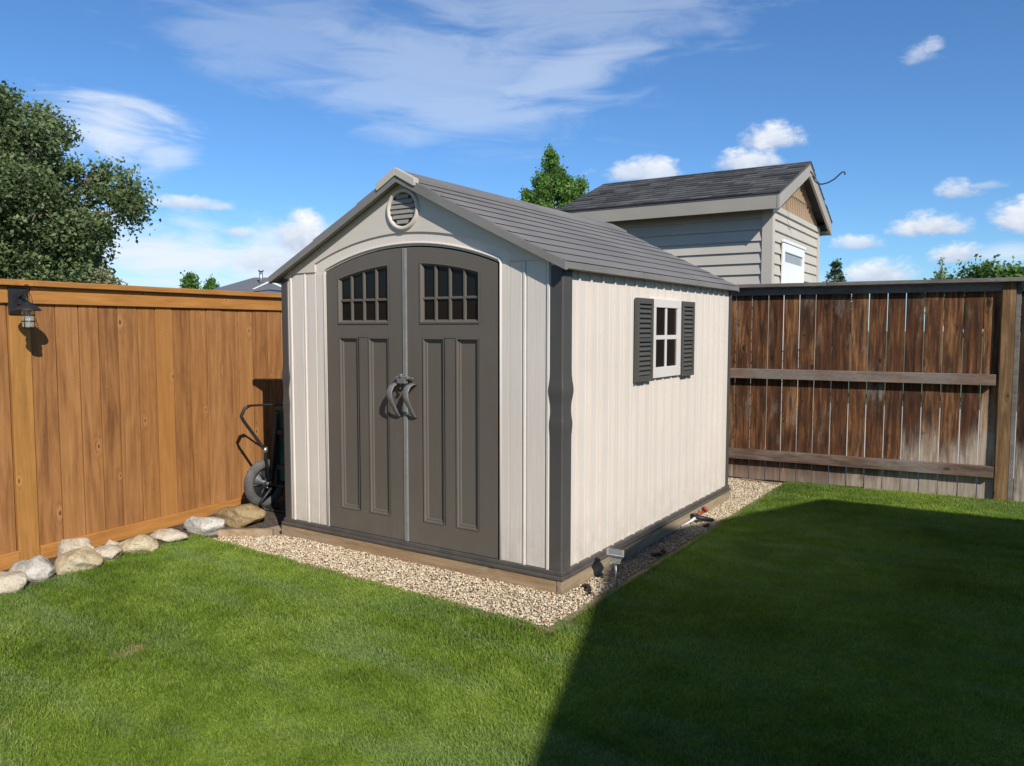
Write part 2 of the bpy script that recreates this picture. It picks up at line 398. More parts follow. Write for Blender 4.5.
# ------------------------------------------------------------------ light and sky
SUN = Vector((1.56, -.97, 1.30)).normalized()
sl = bpy.data.lights.new('sun', 'SUN'); so = bpy.data.objects.new('sun', sl); COL.objects.link(so)
sl.energy = 5.0; sl.angle = rad(.5); sl.color = (1, .955, .885)
so.location = (12, -8, 12); so.rotation_euler = (-SUN).to_track_quat('-Z', 'Y').to_euler()
W = bpy.data.worlds.new('World'); SC.world = W; W.use_nodes = True; W.node_tree.nodes.clear(); n = N(W.node_tree)
sky = n.node('ShaderNodeTexSky', sky_type='NISHITA'); sky.sun_disc = False
sky.sun_elevation = math.asin(SUN.z); sky.sun_rotation = math.atan2(SUN.x, SUN.y)
sky.air_density = 1.0; sky.dust_density = .4; sky.ozone_density = 2.5; sky.altitude = 500
d = n.node('ShaderNodeTexCoord').outputs['Generated']; dx, dy, dz = n.sep(d)
R2D = 180 / math.pi
az = n.m('MULTIPLY', n.m('ARCTAN2', dx, dy), R2D); el = n.m('MULTIPLY', n.m('ARCSINE', dz), R2D)
sv = n.comb(az, el, 0.0)
n1 = n.noise(n.mapv(sv, scale=(1, 1.6, 1)), .55, 7, .62, .2)
n2 = n.noise(n.mapv(sv, scale=(1, 1.6, 1), loc=(31, 7, 3)), .22, 5, .6)
puff = n.m('ADD', n.m('MULTIPLY', n.m('SUBTRACT', n1, .5), 1.9), n.m('MULTIPLY', n.m('SUBTRACT', n2, .5), 1.4))
def blob(a, e, ra, re, amt=1, k=1.0, lo=1.15, hi=.55, rot=0, fn=None, flat=0):
    u = n.m('SUBTRACT', az, a); v = n.m('SUBTRACT', el, e)
    if rot:
        cr, sr = math.cos(rad(rot)), math.sin(rad(rot))
        u, v = n.m('ADD', n.m('MULTIPLY', u, cr), n.m('MULTIPLY', v, sr)), n.m('SUBTRACT', n.m('MULTIPLY', v, cr), n.m('MULTIPLY', u, sr))
    u = n.m('DIVIDE', u, ra); v = n.m('DIVIDE', v, re); v0 = v
    if flat: v = n.m('MAXIMUM', v, n.m('MULTIPLY', v, -flat))
    dd = n.m('SQRT', n.m('ADD', n.m('MULTIPLY', u, u), n.m('MULTIPLY', v, v)))
    dd = n.m('ADD', dd, n.m('MULTIPLY', fn if fn is not None else puff, k))
    return n.m('MULTIPLY', n.rng(dd, lo, hi, 0, 1, True), amt), v0
# thin, streaked high cloud
wsp = n.noise(n.mapv(sv, scale=(.35, 1.5, 1), rot=(0, 0, rad(-10))), .35, 6, .6, .8)
wfi = n.m('MULTIPLY', n.m('SUBTRACT', wsp, .47), 4.2)
cir = None
for a, e, ra, re, amt, rot in ((-38, 17.6, 13, 4.4, .33, -4), (-29, 17.8, 9, 2.0, .42, 14), (-36, 15.2, 8, 1.9, .36, 8), (-44, 19.5, 8, 1.2, .3, -8), (-49, 19.5, 9, 3.5, .22, 0), (-30, 22, 14, 4, .3, 0),
                               (-60.5, 12.6, 4.6, 2.6, .80, -6), (-57.5, 11.3, 2.4, 1.2, .55, 0), (-56.5, 4.8, 7.5, 3.0, .95, 0), (-50, 4.6, 8, 2.8, .85, 0), (-62, 5.5, 7, 3.2, .8, 0),
                               (-42, 4.2, 8, 2.0, .5, 0), (-1, 4.7, 2.4, .8, .6, 0), (-14, 3, 12, 1.2, .18, 0), (20, 16, 14, 5, .4, 10), (-95, 18, 20, 9, .4, 0), (60, 10, 20, 5, .5, 0)):
    b, _ = blob(a, e, ra, re, amt, .55, 1.3, .2, rot, wfi)
    cir = b if cir is None else n.m('MAXIMUM', cir, b)
col = n.mix(cir, (0, 0, 0), (0, 0, 0))
BLUE = n.vm('MULTIPLY', n.vm('SCALE', sky.outputs[0], scale=n.rng(el, 24, 60, 1, .45)), (.60, .92, 1.24))
skyc = n.mix(cir, BLUE, (7.6, 8.2, 9.0))
for a, e, ra, re, amt in ((-48.6, 6.6, 2.2, 1.5, 1), (-46.2, 5.9, 2.4, .9, .9), (-56.0, 8.35, 2.2, .42, .7), (-52.9, 6.6, 1.1, .35, .7), (-50.5, 4.9, 2.6, .9, .7),
                          (-24.6, 11.2, 2.5, .75, .85), (-15.6, 12.9, 1.75, .75, .95), (-16.9, 11.6, 1.9, .8, .95), (-6.9, 17.0, 1.05, .55, .55), (-6.1, 17.4, .7, .4, .55), (-4.3, 8.75, 1.2, .55, .85), (-2.9, 8.9, .9, .3, .5),
                          (-5.6, 6.7, 1.75, .72, 1), (-4.1, 4.85, 1.3, .6, .95), (-.6, 7.0, 1.5, 1.0, 1), (-9.9, 5.75, 1.3, .42, .75), (-8.7, 3.8, 1.6, .75, .95), (6, 8, 3, 1.4, 1), (14, 6, 4, 1.4, 1),
                          (-75, 9, 4, 1.6, 1), (-90, 7, 5, 2, 1)):
    b, v = blob(a + .35, e - re * .38, ra * 1.12, re * 1.35, amt, 1.0, 1.32, .45, flat=2.0)
    shade = n.m('ADD', n.m('MULTIPLY', v, .55), n.m('MULTIPLY', puff, -.55))
    cc = n.ramp(n.rng(shade, -.35, .7), [(0, (.46, .54, .68)), (.45, (.72, .78, .88)), (1, (1, 1, 1))])
    skyc = n.mix(b, skyc, n.vm('MULTIPLY', cc, (9.3, 9.35, 9.4)))
bg = n.node('ShaderNodeBackground'); n.put(bg.inputs[0], skyc); bg.inputs[1].default_value = .112
ow = n.node('ShaderNodeOutputWorld'); n.t.links.new(bg.outputs[0], ow.inputs[0])
W.cycles.sampling_method = 'MANUAL'; W.cycles.sample_map_resolution = 1024

# ------------------------------------------------------------------ ground
gm = simple('field_ground', (.10, .12, .045), .95, 0, .35, 3, .6)
MB().add([(-600, -600, G - .03), (600, -600, G - .03), (600, 600, G - .03), (-600, 600, G - .03)], [(0, 1, 2, 3)]).build('ground', gm)
tag(bpy.data.objects['ground'], kind='structure')
mb = MB(); mb.box(-2, 9, 4.75, 14, G - .05, G - .01); o_ = mb.build('added_pale_slab', simple('pale_concrete', (.50, .47, .42), .85, 0, .12, 6, .3)); tag(o_, kind='structure')  # pale slab added behind the back fence to brighten its gaps
# frames of the two fences (nearly square to the shed, turned a few degrees)
LA = rad(3.86); RA = rad(5.6)
LF = Matrix.Translation((-.93, -1.5, 0)) @ Matrix.Rotation(LA, 4, 'Z')      # local y runs along the left fence, +x faces the yard
RF = Matrix.Translation((2.105, 4.292, 0)) @ Matrix.Rotation(RA, 4, 'Z')    # local x runs along the back fence, -y faces the yard
def LFp(x, y, z=G): return LF @ Vector((x, y, z))
def RFp(x, y, z=G): return RF @ Vector((x, y, z))
# outline of the gravel bed: front left corner, front right corner, back
GFL, GFR, GBR, GBL = (-.37, -.40), (2.63, -.50), (2.66, 4.02), (2.10, 4.20)
def lawn_edge_x(y):   # lawn starts in front of the rocks
    p = LFp(.46, (y + 1.5)); return p.x + .05 * math.sin(y * 2.3) + .03 * math.sin(y * 7)
def in_gravel(x, y):
    fy = GFL[1] + (GFR[1] - GFL[1]) * (x - GFL[0]) / (GFR[0] - GFL[0])
    rx = GFR[0] + (GBR[0] - GFR[0]) * (y - GFR[1]) / (GBR[1] - GFR[1])
    return (y > fy) & (x < rx)
# lawn sheet as a fine grid, cut where gravel and soil begin
def lawn_sheet():
    xs = np.arange(-1.2, 12.01, .1); V = []; F = []
    mb = MB(); ys = np.arange(-9, 4.4, .1)
    idx = {}
    def vid(i, j):
        if (i, j) not in idx:
            x, y = xs[i], ys[j]; idx[i, j] = len(V)
            V.append((x, y, G + .004 + .008 * math.sin(x * 1.3 + 1) * math.cos(y * 1.7)))
        return idx[i, j]
    for i in range(len(xs) - 1):
        for j in range(len(ys) - 1):
            x, y = xs[i] + .05, ys[j] + .05
            if in_gravel(x - .06, y + .06) or x < lawn_edge_x(y) or (y - 4.28) > (x - 2.1) * math.tan(RA): continue
            F.append((vid(i, j), vid(i + 1, j), vid(i + 1, j + 1), vid(i, j + 1)))
    mb.add(V, F, True); o = mb.build('lawn', M['lawn']); tag(o, kind='structure')
lawn_sheet()
# soil strip under the rocks and along the fences
mb = MB()
xs_ = lin(-9, 4.4, 60)
V = []
for y in xs_:
    a = LFp(-.06, y + 1.5); b = LFp(.9, y + 1.5)
    for k in range(8):
        t = k / 7; p = a.lerp(b, t)
        h = .035 * math.sin(min(1, t * 1.6) * math.pi) + (.055 * math.exp(-((p.y - .55) / .55) ** 2) if t < .75 else 0)
        V.append((p.x, p.y, G - .012 + h + random.uniform(-.006, .006)))
F = [(j * 8 + i, j * 8 + i + 1, (j + 1) * 8 + i + 1, (j + 1) * 8 + i) for j in range(59) for i in range(7)]
mb.add(V, F, True); tag(mb.build('soil_bed', M['soil']), kind='structure')
mb = MB(); mb.add([(GFL[0], GFL[1], G - .002), (GFR[0], GFR[1], G - .002), (GBR[0], GBR[1] + .25, G - .002), (GFL[0], 4.1, G - .002)], [(0, 1, 2, 3)])
tag(mb.build('gravel_ground', M['sand']), kind='structure')

# grass blades
def grass():
    def batch(cnt, x0, x1, y0, y1, hmin, hmax, wid):
        x = RNG.uniform(x0, x1, cnt); y = RNG.uniform(y0, y1, cnt)
        le = LFp(.46, 0).x - (y + 1.5) * math.sin(LA) + .05 * np.sin(y * 2.3) + .03 * np.sin(y * 7)
        fy = GFL[1] + (GFR[1] - GFL[1]) * (x - GFL[0]) / (GFR[0] - GFL[0])
        rx = GFR[0] + (GBR[0] - GFR[0]) * (y - GFR[1]) / (GBR[1] - GFR[1])
        jag = .012 * np.sin(x * 13 + y * 9) + .008 * np.sin(x * 41 + y * 37)
        ok = ~((y > fy + .012 + jag) & (x < rx + .008 + jag)) & (x > le) & ((y - 4.24) < (x - 2.1) * math.tan(RA))
        x, y = x[ok], y[ok]; k = len(x)
        cl = .5 + .5 * np.sin(x * 9 + 3 * np.sin(y * 5)) * np.cos(y * 11 + 2 * np.sin(x * 7))
        dead = np.exp(-(((x - 1.05) / .055) ** 2 + ((y + 1.88) / .09) ** 2) ** 2) + .8 * np.exp(-(((x - 1.33) / .03) ** 2 + ((y + 2.62) / .08) ** 2) ** 2)
        h = RNG.uniform(hmin, hmax, k) * (.75 + .4 * cl) * (1 - .55 * np.clip(dead, 0, 1)); w = RNG.uniform(.6, 1.3, k) * wid
        th = RNG.uniform(0, 2 * np.pi, k); ln = RNG.uniform(.05, .85, k) * h; la = RNG.uniform(0, 2 * np.pi, k)
        ux, uy = np.cos(th) * w / 2, np.sin(th) * w / 2; lx, ly = np.cos(la) * ln, np.sin(la) * ln
        b = np.stack([x, y, np.full(k, G)], 1)
        def P(su, lf, zf): return b + np.stack([ux * su + lx * lf, uy * su + ly * lf, h * zf], 1)
        V = np.stack([P(-1, 0, 0), P(1, 0, 0), P(.85, .35, .6), P(-.85, .35, .6), P(0, 1, 1)], 1)
        r = np.clip(RNG.uniform(0, 1, k), 0, 1); dd = np.clip(dead * RNG.uniform(.5, 1.3, k), 0, 1)
        dd = np.maximum(dd, (RNG.uniform(0, 1, k) > .985) * .7)
        C = np.ones((k, 5, 4)); C[:, :, 0] = r[:, None]; C[:, :, 2] = dd[:, None]
        C[:, :, 1] = np.array([0, 0, .6, .6, 1])[None]
        return V, C
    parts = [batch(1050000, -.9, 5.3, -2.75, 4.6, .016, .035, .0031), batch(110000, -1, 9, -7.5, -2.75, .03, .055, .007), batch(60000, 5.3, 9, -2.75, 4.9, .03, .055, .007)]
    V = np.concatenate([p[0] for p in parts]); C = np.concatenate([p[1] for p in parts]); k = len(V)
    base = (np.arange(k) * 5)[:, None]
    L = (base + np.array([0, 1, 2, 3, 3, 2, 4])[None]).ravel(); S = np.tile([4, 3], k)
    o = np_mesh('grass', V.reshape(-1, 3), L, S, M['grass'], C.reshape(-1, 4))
    tag(o, 'short green mown grass covering the lawn', 'grass', kind='stuff')
grass()

# gravel stones
import bmesh
def ico(sub):
    bm = bmesh.new(); bmesh.ops.create_icosphere(bm, subdivisions=sub, radius=1)
    V = np.array([v.co[:] for v in bm.verts]); F = np.array([[v.index for v in f.verts] for f in bm.faces]); bm.free(); return V, F
ICO1, ICF1 = ico(1); ICO2, ICF2 = ico(2)
def scatter_stones(name, x, y, z, s, label, cat, mat):
    k = len(x); T, F = ICO2 if False else ICO1, ICF1
    q = RNG.normal(size=(k, 4)); q /= np.linalg.norm(q, axis=1)[:, None]; a, b, c, d_ = q.T
    Rm = np.stack([1 - 2 * (c * c + d_ * d_), 2 * (b * c - a * d_), 2 * (b * d_ + a * c), 2 * (b * c + a * d_), 1 - 2 * (b * b + d_ * d_), 2 * (c * d_ - a * b), 2 * (b * d_ - a * c), 2 * (c * d_ + a * b), 1 - 2 * (b * b + c * c)], 1).reshape(k, 3, 3)
    sc = RNG.uniform(.55, 1.15, (k, 3)) * s[:, None]
    V = T[None] * (1 + RNG.uniform(-.13, .13, (k, len(T), 1))) * sc[:, None]
    V = np.einsum('kij,kvj->kvi', Rm, V); V[:, :, 2] *= .75
    V += np.stack([x, y, z], 1)[:, None]
    L = (F.ravel()[None] + (np.arange(k) * len(T))[:, None]).ravel(); S = np.full(k * len(F), 3)
    C = np.ones((k, len(T), 4)); C[:, :, 0] = RNG.uniform(0, 1, k)[:, None]
    o = np_mesh(name, V.reshape(-1, 3), L, S, mat, C.reshape(-1, 4), smooth=True)
    return tag(o, label, cat, kind='stuff')
def gravel():
    x = RNG.uniform(-.38, 2.68, 150000); y = RNG.uniform(-.52, 4.15, 150000)
    fy = GFL[1] + (GFR[1] - GFL[1]) * (x - GFL[0]) / (GFR[0] - GFL[0]); rx = GFR[0] + (GBR[0] - GFR[0]) * (y - GFR[1]) / (GBR[1] - GFR[1])
    ok = (y > fy + .01) & (x < rx - .01) & ~((x > -.05) & (x < 2.43) & (y > -.01) & (y < 3.13)) & ((x > -.2) | (y < -.02 + 0 * x)) & ((y < .1) | (x > 1.6))
    ok &= ~((y > -.30 - (x + .37) * -.72) & (x < -.03))
    x, y = x[ok], y[ok]; s = RNG.uniform(.0042, .0085, len(x)) * np.where(RNG.uniform(0, 1, len(x)) > .96, 1.5, 1)
    scatter_stones('gravel', x, y, G + .004 + RNG.uniform(0, .014, len(x)), s, 'cream and tan pea gravel around the shed base', 'gravel', M['gravel'])
gravel()

# edging boards of the gravel bed
def edging(p, q, w, z, label, mat):
    p = Vector((*p, 0)); q = Vector((*q, 0)); L = (q - p).length; a = math.atan2(q.y - p.y, q.x - p.x)
    mb = MB(); mb.cur = (random.random(), random.random(), .5); mb.box(0, L, -w / 2, w / 2, G - .04, z)
    o = mb.build('edging_board', mat, bevel=.003, xf=Matrix.Rotation(a, 4, 'Z')); o.location = (p.x, p.y, 0)
    tag(o, label, 'edging board', 'boards edging the gravel bed')
edging((-.075, -.075), (-.40, -.32), .05, G + .065, 'short pale board between brown rock and front left corner of the shed', M['timber'])
edging((-.41, -.36), (2.62, -.515), .038, G + .006, 'long board half buried in grass along the front gravel strip', M['timber'])
edging((2.645, -.53), (2.675, 4.0), .04, G + .012, 'grey board along the lawn side of the narrow gravel strip', M['timbery'])
edging((2.25, 4.12), (2.66, 4.06), .04, G + .03, 'short weathered board at the foot of the back fence', M['timber'])

# ------------------------------------------------------------------ shed
SW, SD = 2.42, 3.10; EZ, PZ = 1.884, 2.512; OV = .056
slope = (PZ - EZ) / (SW / 2 + OV)
def rake(x): return PZ - slope * abs(x - SW / 2)
shed = thing('garden_shed', 'beige plastic storage shed with grey double doors and grey gable roof', 'shed')
# floor tray
mb = MB(); mb.box(-.03, SW + .03, -.03, SD + .03, 0, .022); mb.box(-.018, SW + .018, -.018, SD + .018, .022, .048)
mb.build('floor_tray', M['trim'], shed, bevel=.004)
# side wall profile: flat planks with narrow raised ribs
ribs = [.209, .363, .526, .698, .862, 1.035, 1.188, 1.375, 1.522, 1.686, 1.857, 2.01, 2.18, 2.337, 2.481, 2.62, 2.76, 2.90]
def side_wall(x, sgn):
    mb = MB(); prof = [(.02, 0)]
    for i, r in enumerate(ribs):
        prof += [(r - .020, 0), (r - .015, -.006), (r - .011, -.006), (r - .006, .012), (r + .005, .012), (r + .009, 0)]
        if i + 1 < len(ribs):
            mdl = (r + ribs[i + 1]) / 2 + .02
            prof += [(mdl - .004, 0), (mdl - .001, -.0028), (mdl + .001, -.0028), (mdl + .004, 0)]
    prof.append((SD - .02, 0))
    k = len(prof); V = [(x + sgn * o, y, z) for z in (.03, rake(0) - .02) for y, o in prof]
    mb.add(V, [(i, i + 1, k + i + 1, k + i) for i in range(k - 1)])
    mb.box(min(x - sgn * .012, x - sgn * .04), max(x - sgn * .012, x - sgn * .04), .02, SD - .02, .03, rake(0) - .02)
    o = mb.build('side_wall', M['wall'], shed); return o
side_wall(SW - .006, 1); side_wall(.006, -1)
# front and back walls
DO = (.462, 1.974)                                   # door opening
dtop = arc(DO[0], DO[1], 1.905, 2.045)
def front_wall(y0, y1, opening):
    mb = MB()
    def fl(x): return dtop(x) if opening and DO[0] < x < DO[1] else .03
    zt = lambda x: rake(x) - .012
    z0 = lambda x: .03
    if opening:
        mb.strip([.01, DO[0]], z0, zt, y0, y1)
        mb.strip(lin(DO[0], SW / 2, 16), dtop, zt, y0, y1); mb.strip(lin(SW / 2, DO[1], 16), dtop, zt, y0, y1)
        mb.strip([DO[1], SW - .01], z0, zt, y0, y1)
    else:
        mb.strip([.01, SW / 2], z0, zt, y0, y1); mb.strip([SW / 2, SW - .01], z0, zt, y0, y1)
    return mb
mb = front_wall(0, .035, True)
for r in (.235, 2.150):                              # raised ribs with a groove beside them
    mb.prism([(r, -.001), (r + .004, -.009), (r + .016, -.009), (r + .020, -.001)], .03, 1.897, 'z')
for r in (.085, 2.318):
    mb.prism([(r, -.001), (r + .004, -.012), (r + .018, -.012), (r + .022, -.001)], .03, 1.897, 'z')
for a, b in ((.275, .36), (.115, .225), (1.990, 2.050), (2.056, 2.14), (2.18, 2.31), (.37, .452)):
    mb.box(a, b, -.004, .001, .05, 1.89)
mb.build('front_wall', M['wall'], shed, bevel=.0012)
front_wall(SD - .035, SD, False).build('back_wall', M['wall'], shed)
# gable plate standing proud, with an arched lower edge
mb = MB()
xa, xb = .36, 2.055; ga = arc(xa, xb, 1.965, 2.135)
low = lambda x: 1.905
zt = lambda x: rake(x) - .014
mb.strip([.02, xa], low, zt, -.011, 0)
mb.strip(lin(xa, SW / 2, 18), ga, zt, -.011, 0); mb.strip(lin(SW / 2, xb, 18), ga, zt, -.011, 0)
mb.strip([xb, SW - .02], low, zt, -.011, 0)
mb.build('gable_panel', M['gable'], shed)
# bead around the door arch
mb = MB(); da = lambda x: dtop(x) + .018
pts = [(DO[0] - .012, -.004, .04), (DO[0] - .012, -.004, 1.90)] + [(x, -.004, da(x)) for x in lin(DO[0], DO[1], 26)] + [(DO[1] + .012, -.004, 1.90), (DO[1] + .012, -.004, .04)]
mb.tube(pts, .008, 8); mb.build('door_surround', M['wall'], shed)
# round gable vent
vent = MB(); vc = (1.212, -.011, 2.285)
vent.lathe([(.110, 0), (.112, .012), (.120, .018), (.132, .018), (.139, .010), (.141, 0)], vc, (0, -1, 0), 48)
vo = vent.build('gable_vent', M['gable'], shed)
mb = MB()
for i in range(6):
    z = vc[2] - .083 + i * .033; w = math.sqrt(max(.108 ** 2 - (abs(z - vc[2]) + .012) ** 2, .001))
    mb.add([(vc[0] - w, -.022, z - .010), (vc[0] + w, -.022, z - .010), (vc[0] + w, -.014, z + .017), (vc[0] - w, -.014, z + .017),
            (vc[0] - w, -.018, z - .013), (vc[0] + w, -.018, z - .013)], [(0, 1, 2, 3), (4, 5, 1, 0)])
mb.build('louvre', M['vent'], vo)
mb = MB(); mb.lathe([(.0005, 0), (.112, 0)], (vc[0], -.0125, vc[2]), (0, -1, 0), 40); mb.build('vent_backing', M['black'], vo)
# corner posts: L-shaped dark covers with a moulded bulge half way up
def corner(cx, cy, sx, sy, wx=.072, wy=.10, bulge=True):
    mb = MB(); zs = lin(.045, 1.868, 90); V = []
    for z in zs:
        b = 0
        if bulge: b = .011 * math.exp(-((z - 1.13) / .06) ** 2) - .004 * math.exp(-((z - 1.02) / .06) ** 2) + .006 * math.exp(-((z - .93) / .05) ** 2)
        o = .010 + max(b, 0) * .55; e = b
        V += [(cx - sx * (wx + e), cy + sy * .001, z), (cx - sx * (wx + e), cy - sy * (o), z), (cx + sx * (o - .006), cy - sy * o, z), (cx + sx * o, cy - sy * (o - .006), z),
              (cx + sx * o, cy + sy * (wy + e * 1.3), z), (cx - sx * .001, cy + sy * (wy + e * 1.3), z)]
    F = []
    for j in range(len(zs) - 1):
        for i in range(5): F.append((j * 6 + i, j * 6 + i + 1, (j + 1) * 6 + i + 1, (j + 1) * 6 + i))
    F += [(0, 1, 2, 3, 4, 5), tuple((len(zs) - 1) * 6 + i for i in range(6))]
    mb.add(V, F); mb.build('corner_trim', M['trim'], shed)
corner(SW, 0, 1, 1); corner(0, 0, -1, 1, wx=.055); corner(SW, SD, 1, -1, .06, .035, False); corner(0, SD, -1, -1, .06, .06, False)
# screws / bolts dots on the trim
# doors
def door(x0, x1, win, pan, hinge):
    D = MB(); yf, yb = -.004, .036
    top = lambda x: dtop(x) - .010
    wx0, wx1 = win; wtop = arc(.46, 1.975, 1.80, 1.925); wt = lambda x: wtop(x) + .004
    wz = 1.540; p0, p1 = pan; pz0, pz1 = .205, 1.437
    D.strip(lin(x0, wx0, 5), lambda x: .052, top, yf, yb); D.strip(lin(wx1, x1, 5), lambda x: .052, top, yf, yb)
    xs = lin(wx0, wx1, 14)
    D.strip(xs, wt, top, yf, yb)
    D.strip([wx0, wx1], lambda x: pz1, lambda x: wz, yf, yb)
    D.strip([wx0, wx1], lambda x: .052, lambda x: pz0, yf, yb)
    # two sunk panels with sloping mouldings and the stile between
    ms = (p0 + p1) / 2; st = .048
    D.strip([ms - st, ms + st], lambda x: pz0, lambda x: pz1, yf + .0035, yb)
    for a, b in ((p0, ms - st), (ms + st, p1)):
        def ring(i, y): return [(a + i, y, pz0 + i), (b - i, y, pz0 + i), (b - i, y, pz1 - i), (a + i, y, pz1 - i)]
        Rr = [ring(0, yf - .0035), ring(.008, yf - .0035), ring(.014, yf + .010), ring(.024, yf + .010), ring(.030, yf + .017)]
        V = [p for r in Rr for p in r]; F = []
        for j in range(len(Rr) - 1):
            F += [(j * 4 + i, j * 4 + (i + 1) % 4, j * 4 + 4 + (i + 1) % 4, j * 4 + 4 + i) for i in range(4)]
        F.append((16, 17, 18, 19)); D.add(V, F)
    dr = D.build('door', M['door'], shed)
    # arched window: moulding, muntins and dark panes
    w = MB()
    def outl(i):
        xs2 = lin(wx0 + i, wx1 - i, 14)
        return [(wx0 + i, wz + i), (wx1 - i, wz + i)] + [(x, wt(x) - i) for x in reversed(xs2)]
    Rr = [[(x, -.010, z) for x, z in outl(-.010)], [(x, -.011, z) for x, z in outl(.0)], [(x, .004, z) for x, z in outl(.012)], [(x, .012, z) for x, z in outl(.016)]]
    w.rings(Rr, cap=False, smooth=False)
    for k in (1, 2, 3):
        x = wx0 + (wx1 - wx0) * k / 4; w.prism([(x - .010, .014), (x - .006, .000), (x + .006, .000), (x + .010, .014)], wz + .01, wt(x) - .008, 'z')
    zm = wz + .155
    w.prism([(zm - .010, .0145), (zm - .006, .0025), (zm + .006, .0025), (zm + .010, .0145)][::-1] and [(.0145, zm - .010), (.0025, zm - .006), (.0025, zm + .006), (.0145, zm + .010)], wx0 + .01, wx1 - .01, 'x')
    wo = w.build('window_frame', M['door'], dr)
    g = MB(); g.add([(x, .016, z) for x, z in outl(.0)], [tuple(range(16))]); g.build('pane', M['glass'], wo)
    hb = MB()
    for z in (.25, 1.05, 1.78):
        hb.tube([(hinge, -.006, z - .045), (hinge, -.006, z + .045)], .007, 8)
    return dr
dl = door(.474, 1.198, (.598, 1.066), (.595, 1.066), .466); drr = door(1.233, 1.962, (1.354, 1.822), (1.366, 1.822), 1.970)
mb = MB(); mb.box(1.199, 1.2145, -.012, .03, .052, 2.030); mb.box(1.2165, 1.232, -.015, .03, .052, 2.031); mb.box(1.2145, 1.2165, -.004, .03, .052, 2.03)
mb.build('meeting_strip', M['alu'], shed, bevel=.0025)
# latch and two curved pull handles
mb = MB(); mb.box(1.150, 1.262, -.040, -.014, 1.158, 1.178); mb.box(1.175, 1.245, -.052, -.012, 1.130, 1.160)
mb.tube([(1.20, -.035, 1.17), (1.20, -.035, 1.195)], .013, 12); mb.box(1.262, 1.300, -.034, -.018, 1.160, 1.172)
mb.build('latch', M['handle'], shed, bevel=.004)
def pull(sx, parent):
    mb = MB(); x = 1.150 if sx < 0 else 1.292
    key = [(0, -.004, 1.122), (.0, -.035, 1.128), (-.006, -.068, 1.112), (-.010, -.084, 1.08), (-.010, -.086, 1.045), (-.006, -.074, 1.01), (0, -.055, .975), (.004, -.036, .94), (.006, -.018, .912), (.006, -.004, .902)]
    R_ = []
    for i, (a, y, z) in enumerate(key):
        p0 = key[max(i - 1, 0)]; p1 = key[min(i + 1, len(key) - 1)]; ty, tz = p1[1] - p0[1], p1[2] - p0[2]; l_ = math.hypot(ty, tz) or 1
        ny, nz = -tz / l_, ty / l_; w = (.022, .024, .025, .025, .024, .022, .019, .017, .016, .016)[i]; t = .0075
        R_.append([(x + a + w * math.cos(q_), y + ny * t * math.sin(q_), z + nz * t * math.sin(q_)) for q_ in [2 * math.pi * j / 14 for j in range(14)]])
    mb.rings(R_); mb.build('handle', M['handle'], parent)
pull(-1, dl); pull(1, drr)
mb = MB(); mb.lathe([(.001, -.006), (.012, -.004), (.012, .004), (.001, .006)], (1.205, -.045, 1.095), (1, 0, 0), 12); mb.tube([(1.205, -.04, 1.10), (1.205, -.05, 1.13), (1.205, -.03, 1.14)], .004, 6)
mb.build('padlock', M['black'], shed)
# roof: stepped courses down each slope, seams across
def roof_side(sgn):
    mb = MB(); n_c = 10; top = [] ; x_r, x_e = 0.0, SW / 2 + OV
    L = x_e; prof = []
    for k in range(n_c):
        a = L * k / n_c; b = L * (k + 1) / n_c
        za = PZ - slope * a; zb = PZ - slope * b
        prof += [((a - .020) if k else 0, (za + .020 * slope - .002) if k else za), (b, zb + .008), (b + .001, zb + .0048), (b - .022, zb + .022 * slope + .0008), (b - .022, zb + .022 * slope - .002)]
    prof += [(x_e + .004, EZ - .004), (x_e + .004, EZ - .040), (x_e - .012, EZ - .046), (x_e - .02, EZ - .028)]
    prof += [(0.0, PZ - .040)]
    xm = SW / 2
    ys = [-OV - .012, 1.02, 1.026, 2.08, 2.086, SD + .035]
    for y0, y1 in ((ys[0], ys[1]), (ys[2], ys[3]), (ys[4], ys[5])):
        mb.prism([(xm + sgn * u, v) for u, v in prof], y0, y1, 'y')
    for y0, y1 in ((ys[1], ys[2]), (ys[3], ys[4])):
        mb.prism([(xm + sgn * u, v - .012) for u, v in ((0, PZ), (x_e, EZ), (x_e, EZ - .03), (0, PZ - .03))], y0 - .001, y1 + .001, 'y')
    # rake trim on the front and back edges
    for y0, y1 in ((-OV - .026, -OV + .006), (SD + .028, SD + .048)):
        mb.prism([(xm + sgn * u, v) for u, v in ((0.0, PZ + .004), (x_e * .28, PZ - slope * x_e * .28 + .006), (x_e * .28, PZ - slope * x_e * .28 - .002), (x_e * .62, PZ - slope * x_e * .62 + .004), (x_e * .62, PZ - slope * x_e * .62 - .004), (x_e + .006, EZ - .002), (x_e + .006, EZ - .050), (x_e * .5, PZ - slope * x_e * .5 - .058), (0, PZ - .058))], y0, y1, 'y')
    return mb.build('roof_panel', M['roofp'], shed)
roof_side(1); roof_side(-1)
mb = MB()
for s in (1, -1):
    mb.prism([(SW / 2 + s * u, v) for u, v in ((0, PZ + .026), (.15, PZ + .024 - slope * .15), (.15, PZ + .006 - slope * .15), (0, PZ + .006))], -OV - .004, SD + .03, 'y')
mb.build('ridge_strip', M['roofp'], shed)
mb = MB()
for s in (1, -1):
    mb.prism([(SW / 2 + s * u, v) for u, v in ((0, PZ + .034), (.165, PZ + .032 - slope * .165), (.17, PZ - .018 - slope * .165), (.155, PZ - .024 - slope * .155), (0, PZ - .018))], -OV - .036, -OV + .012, 'y')
mb.build('ridge_cap', M['ridge'], shed, bevel=.004)
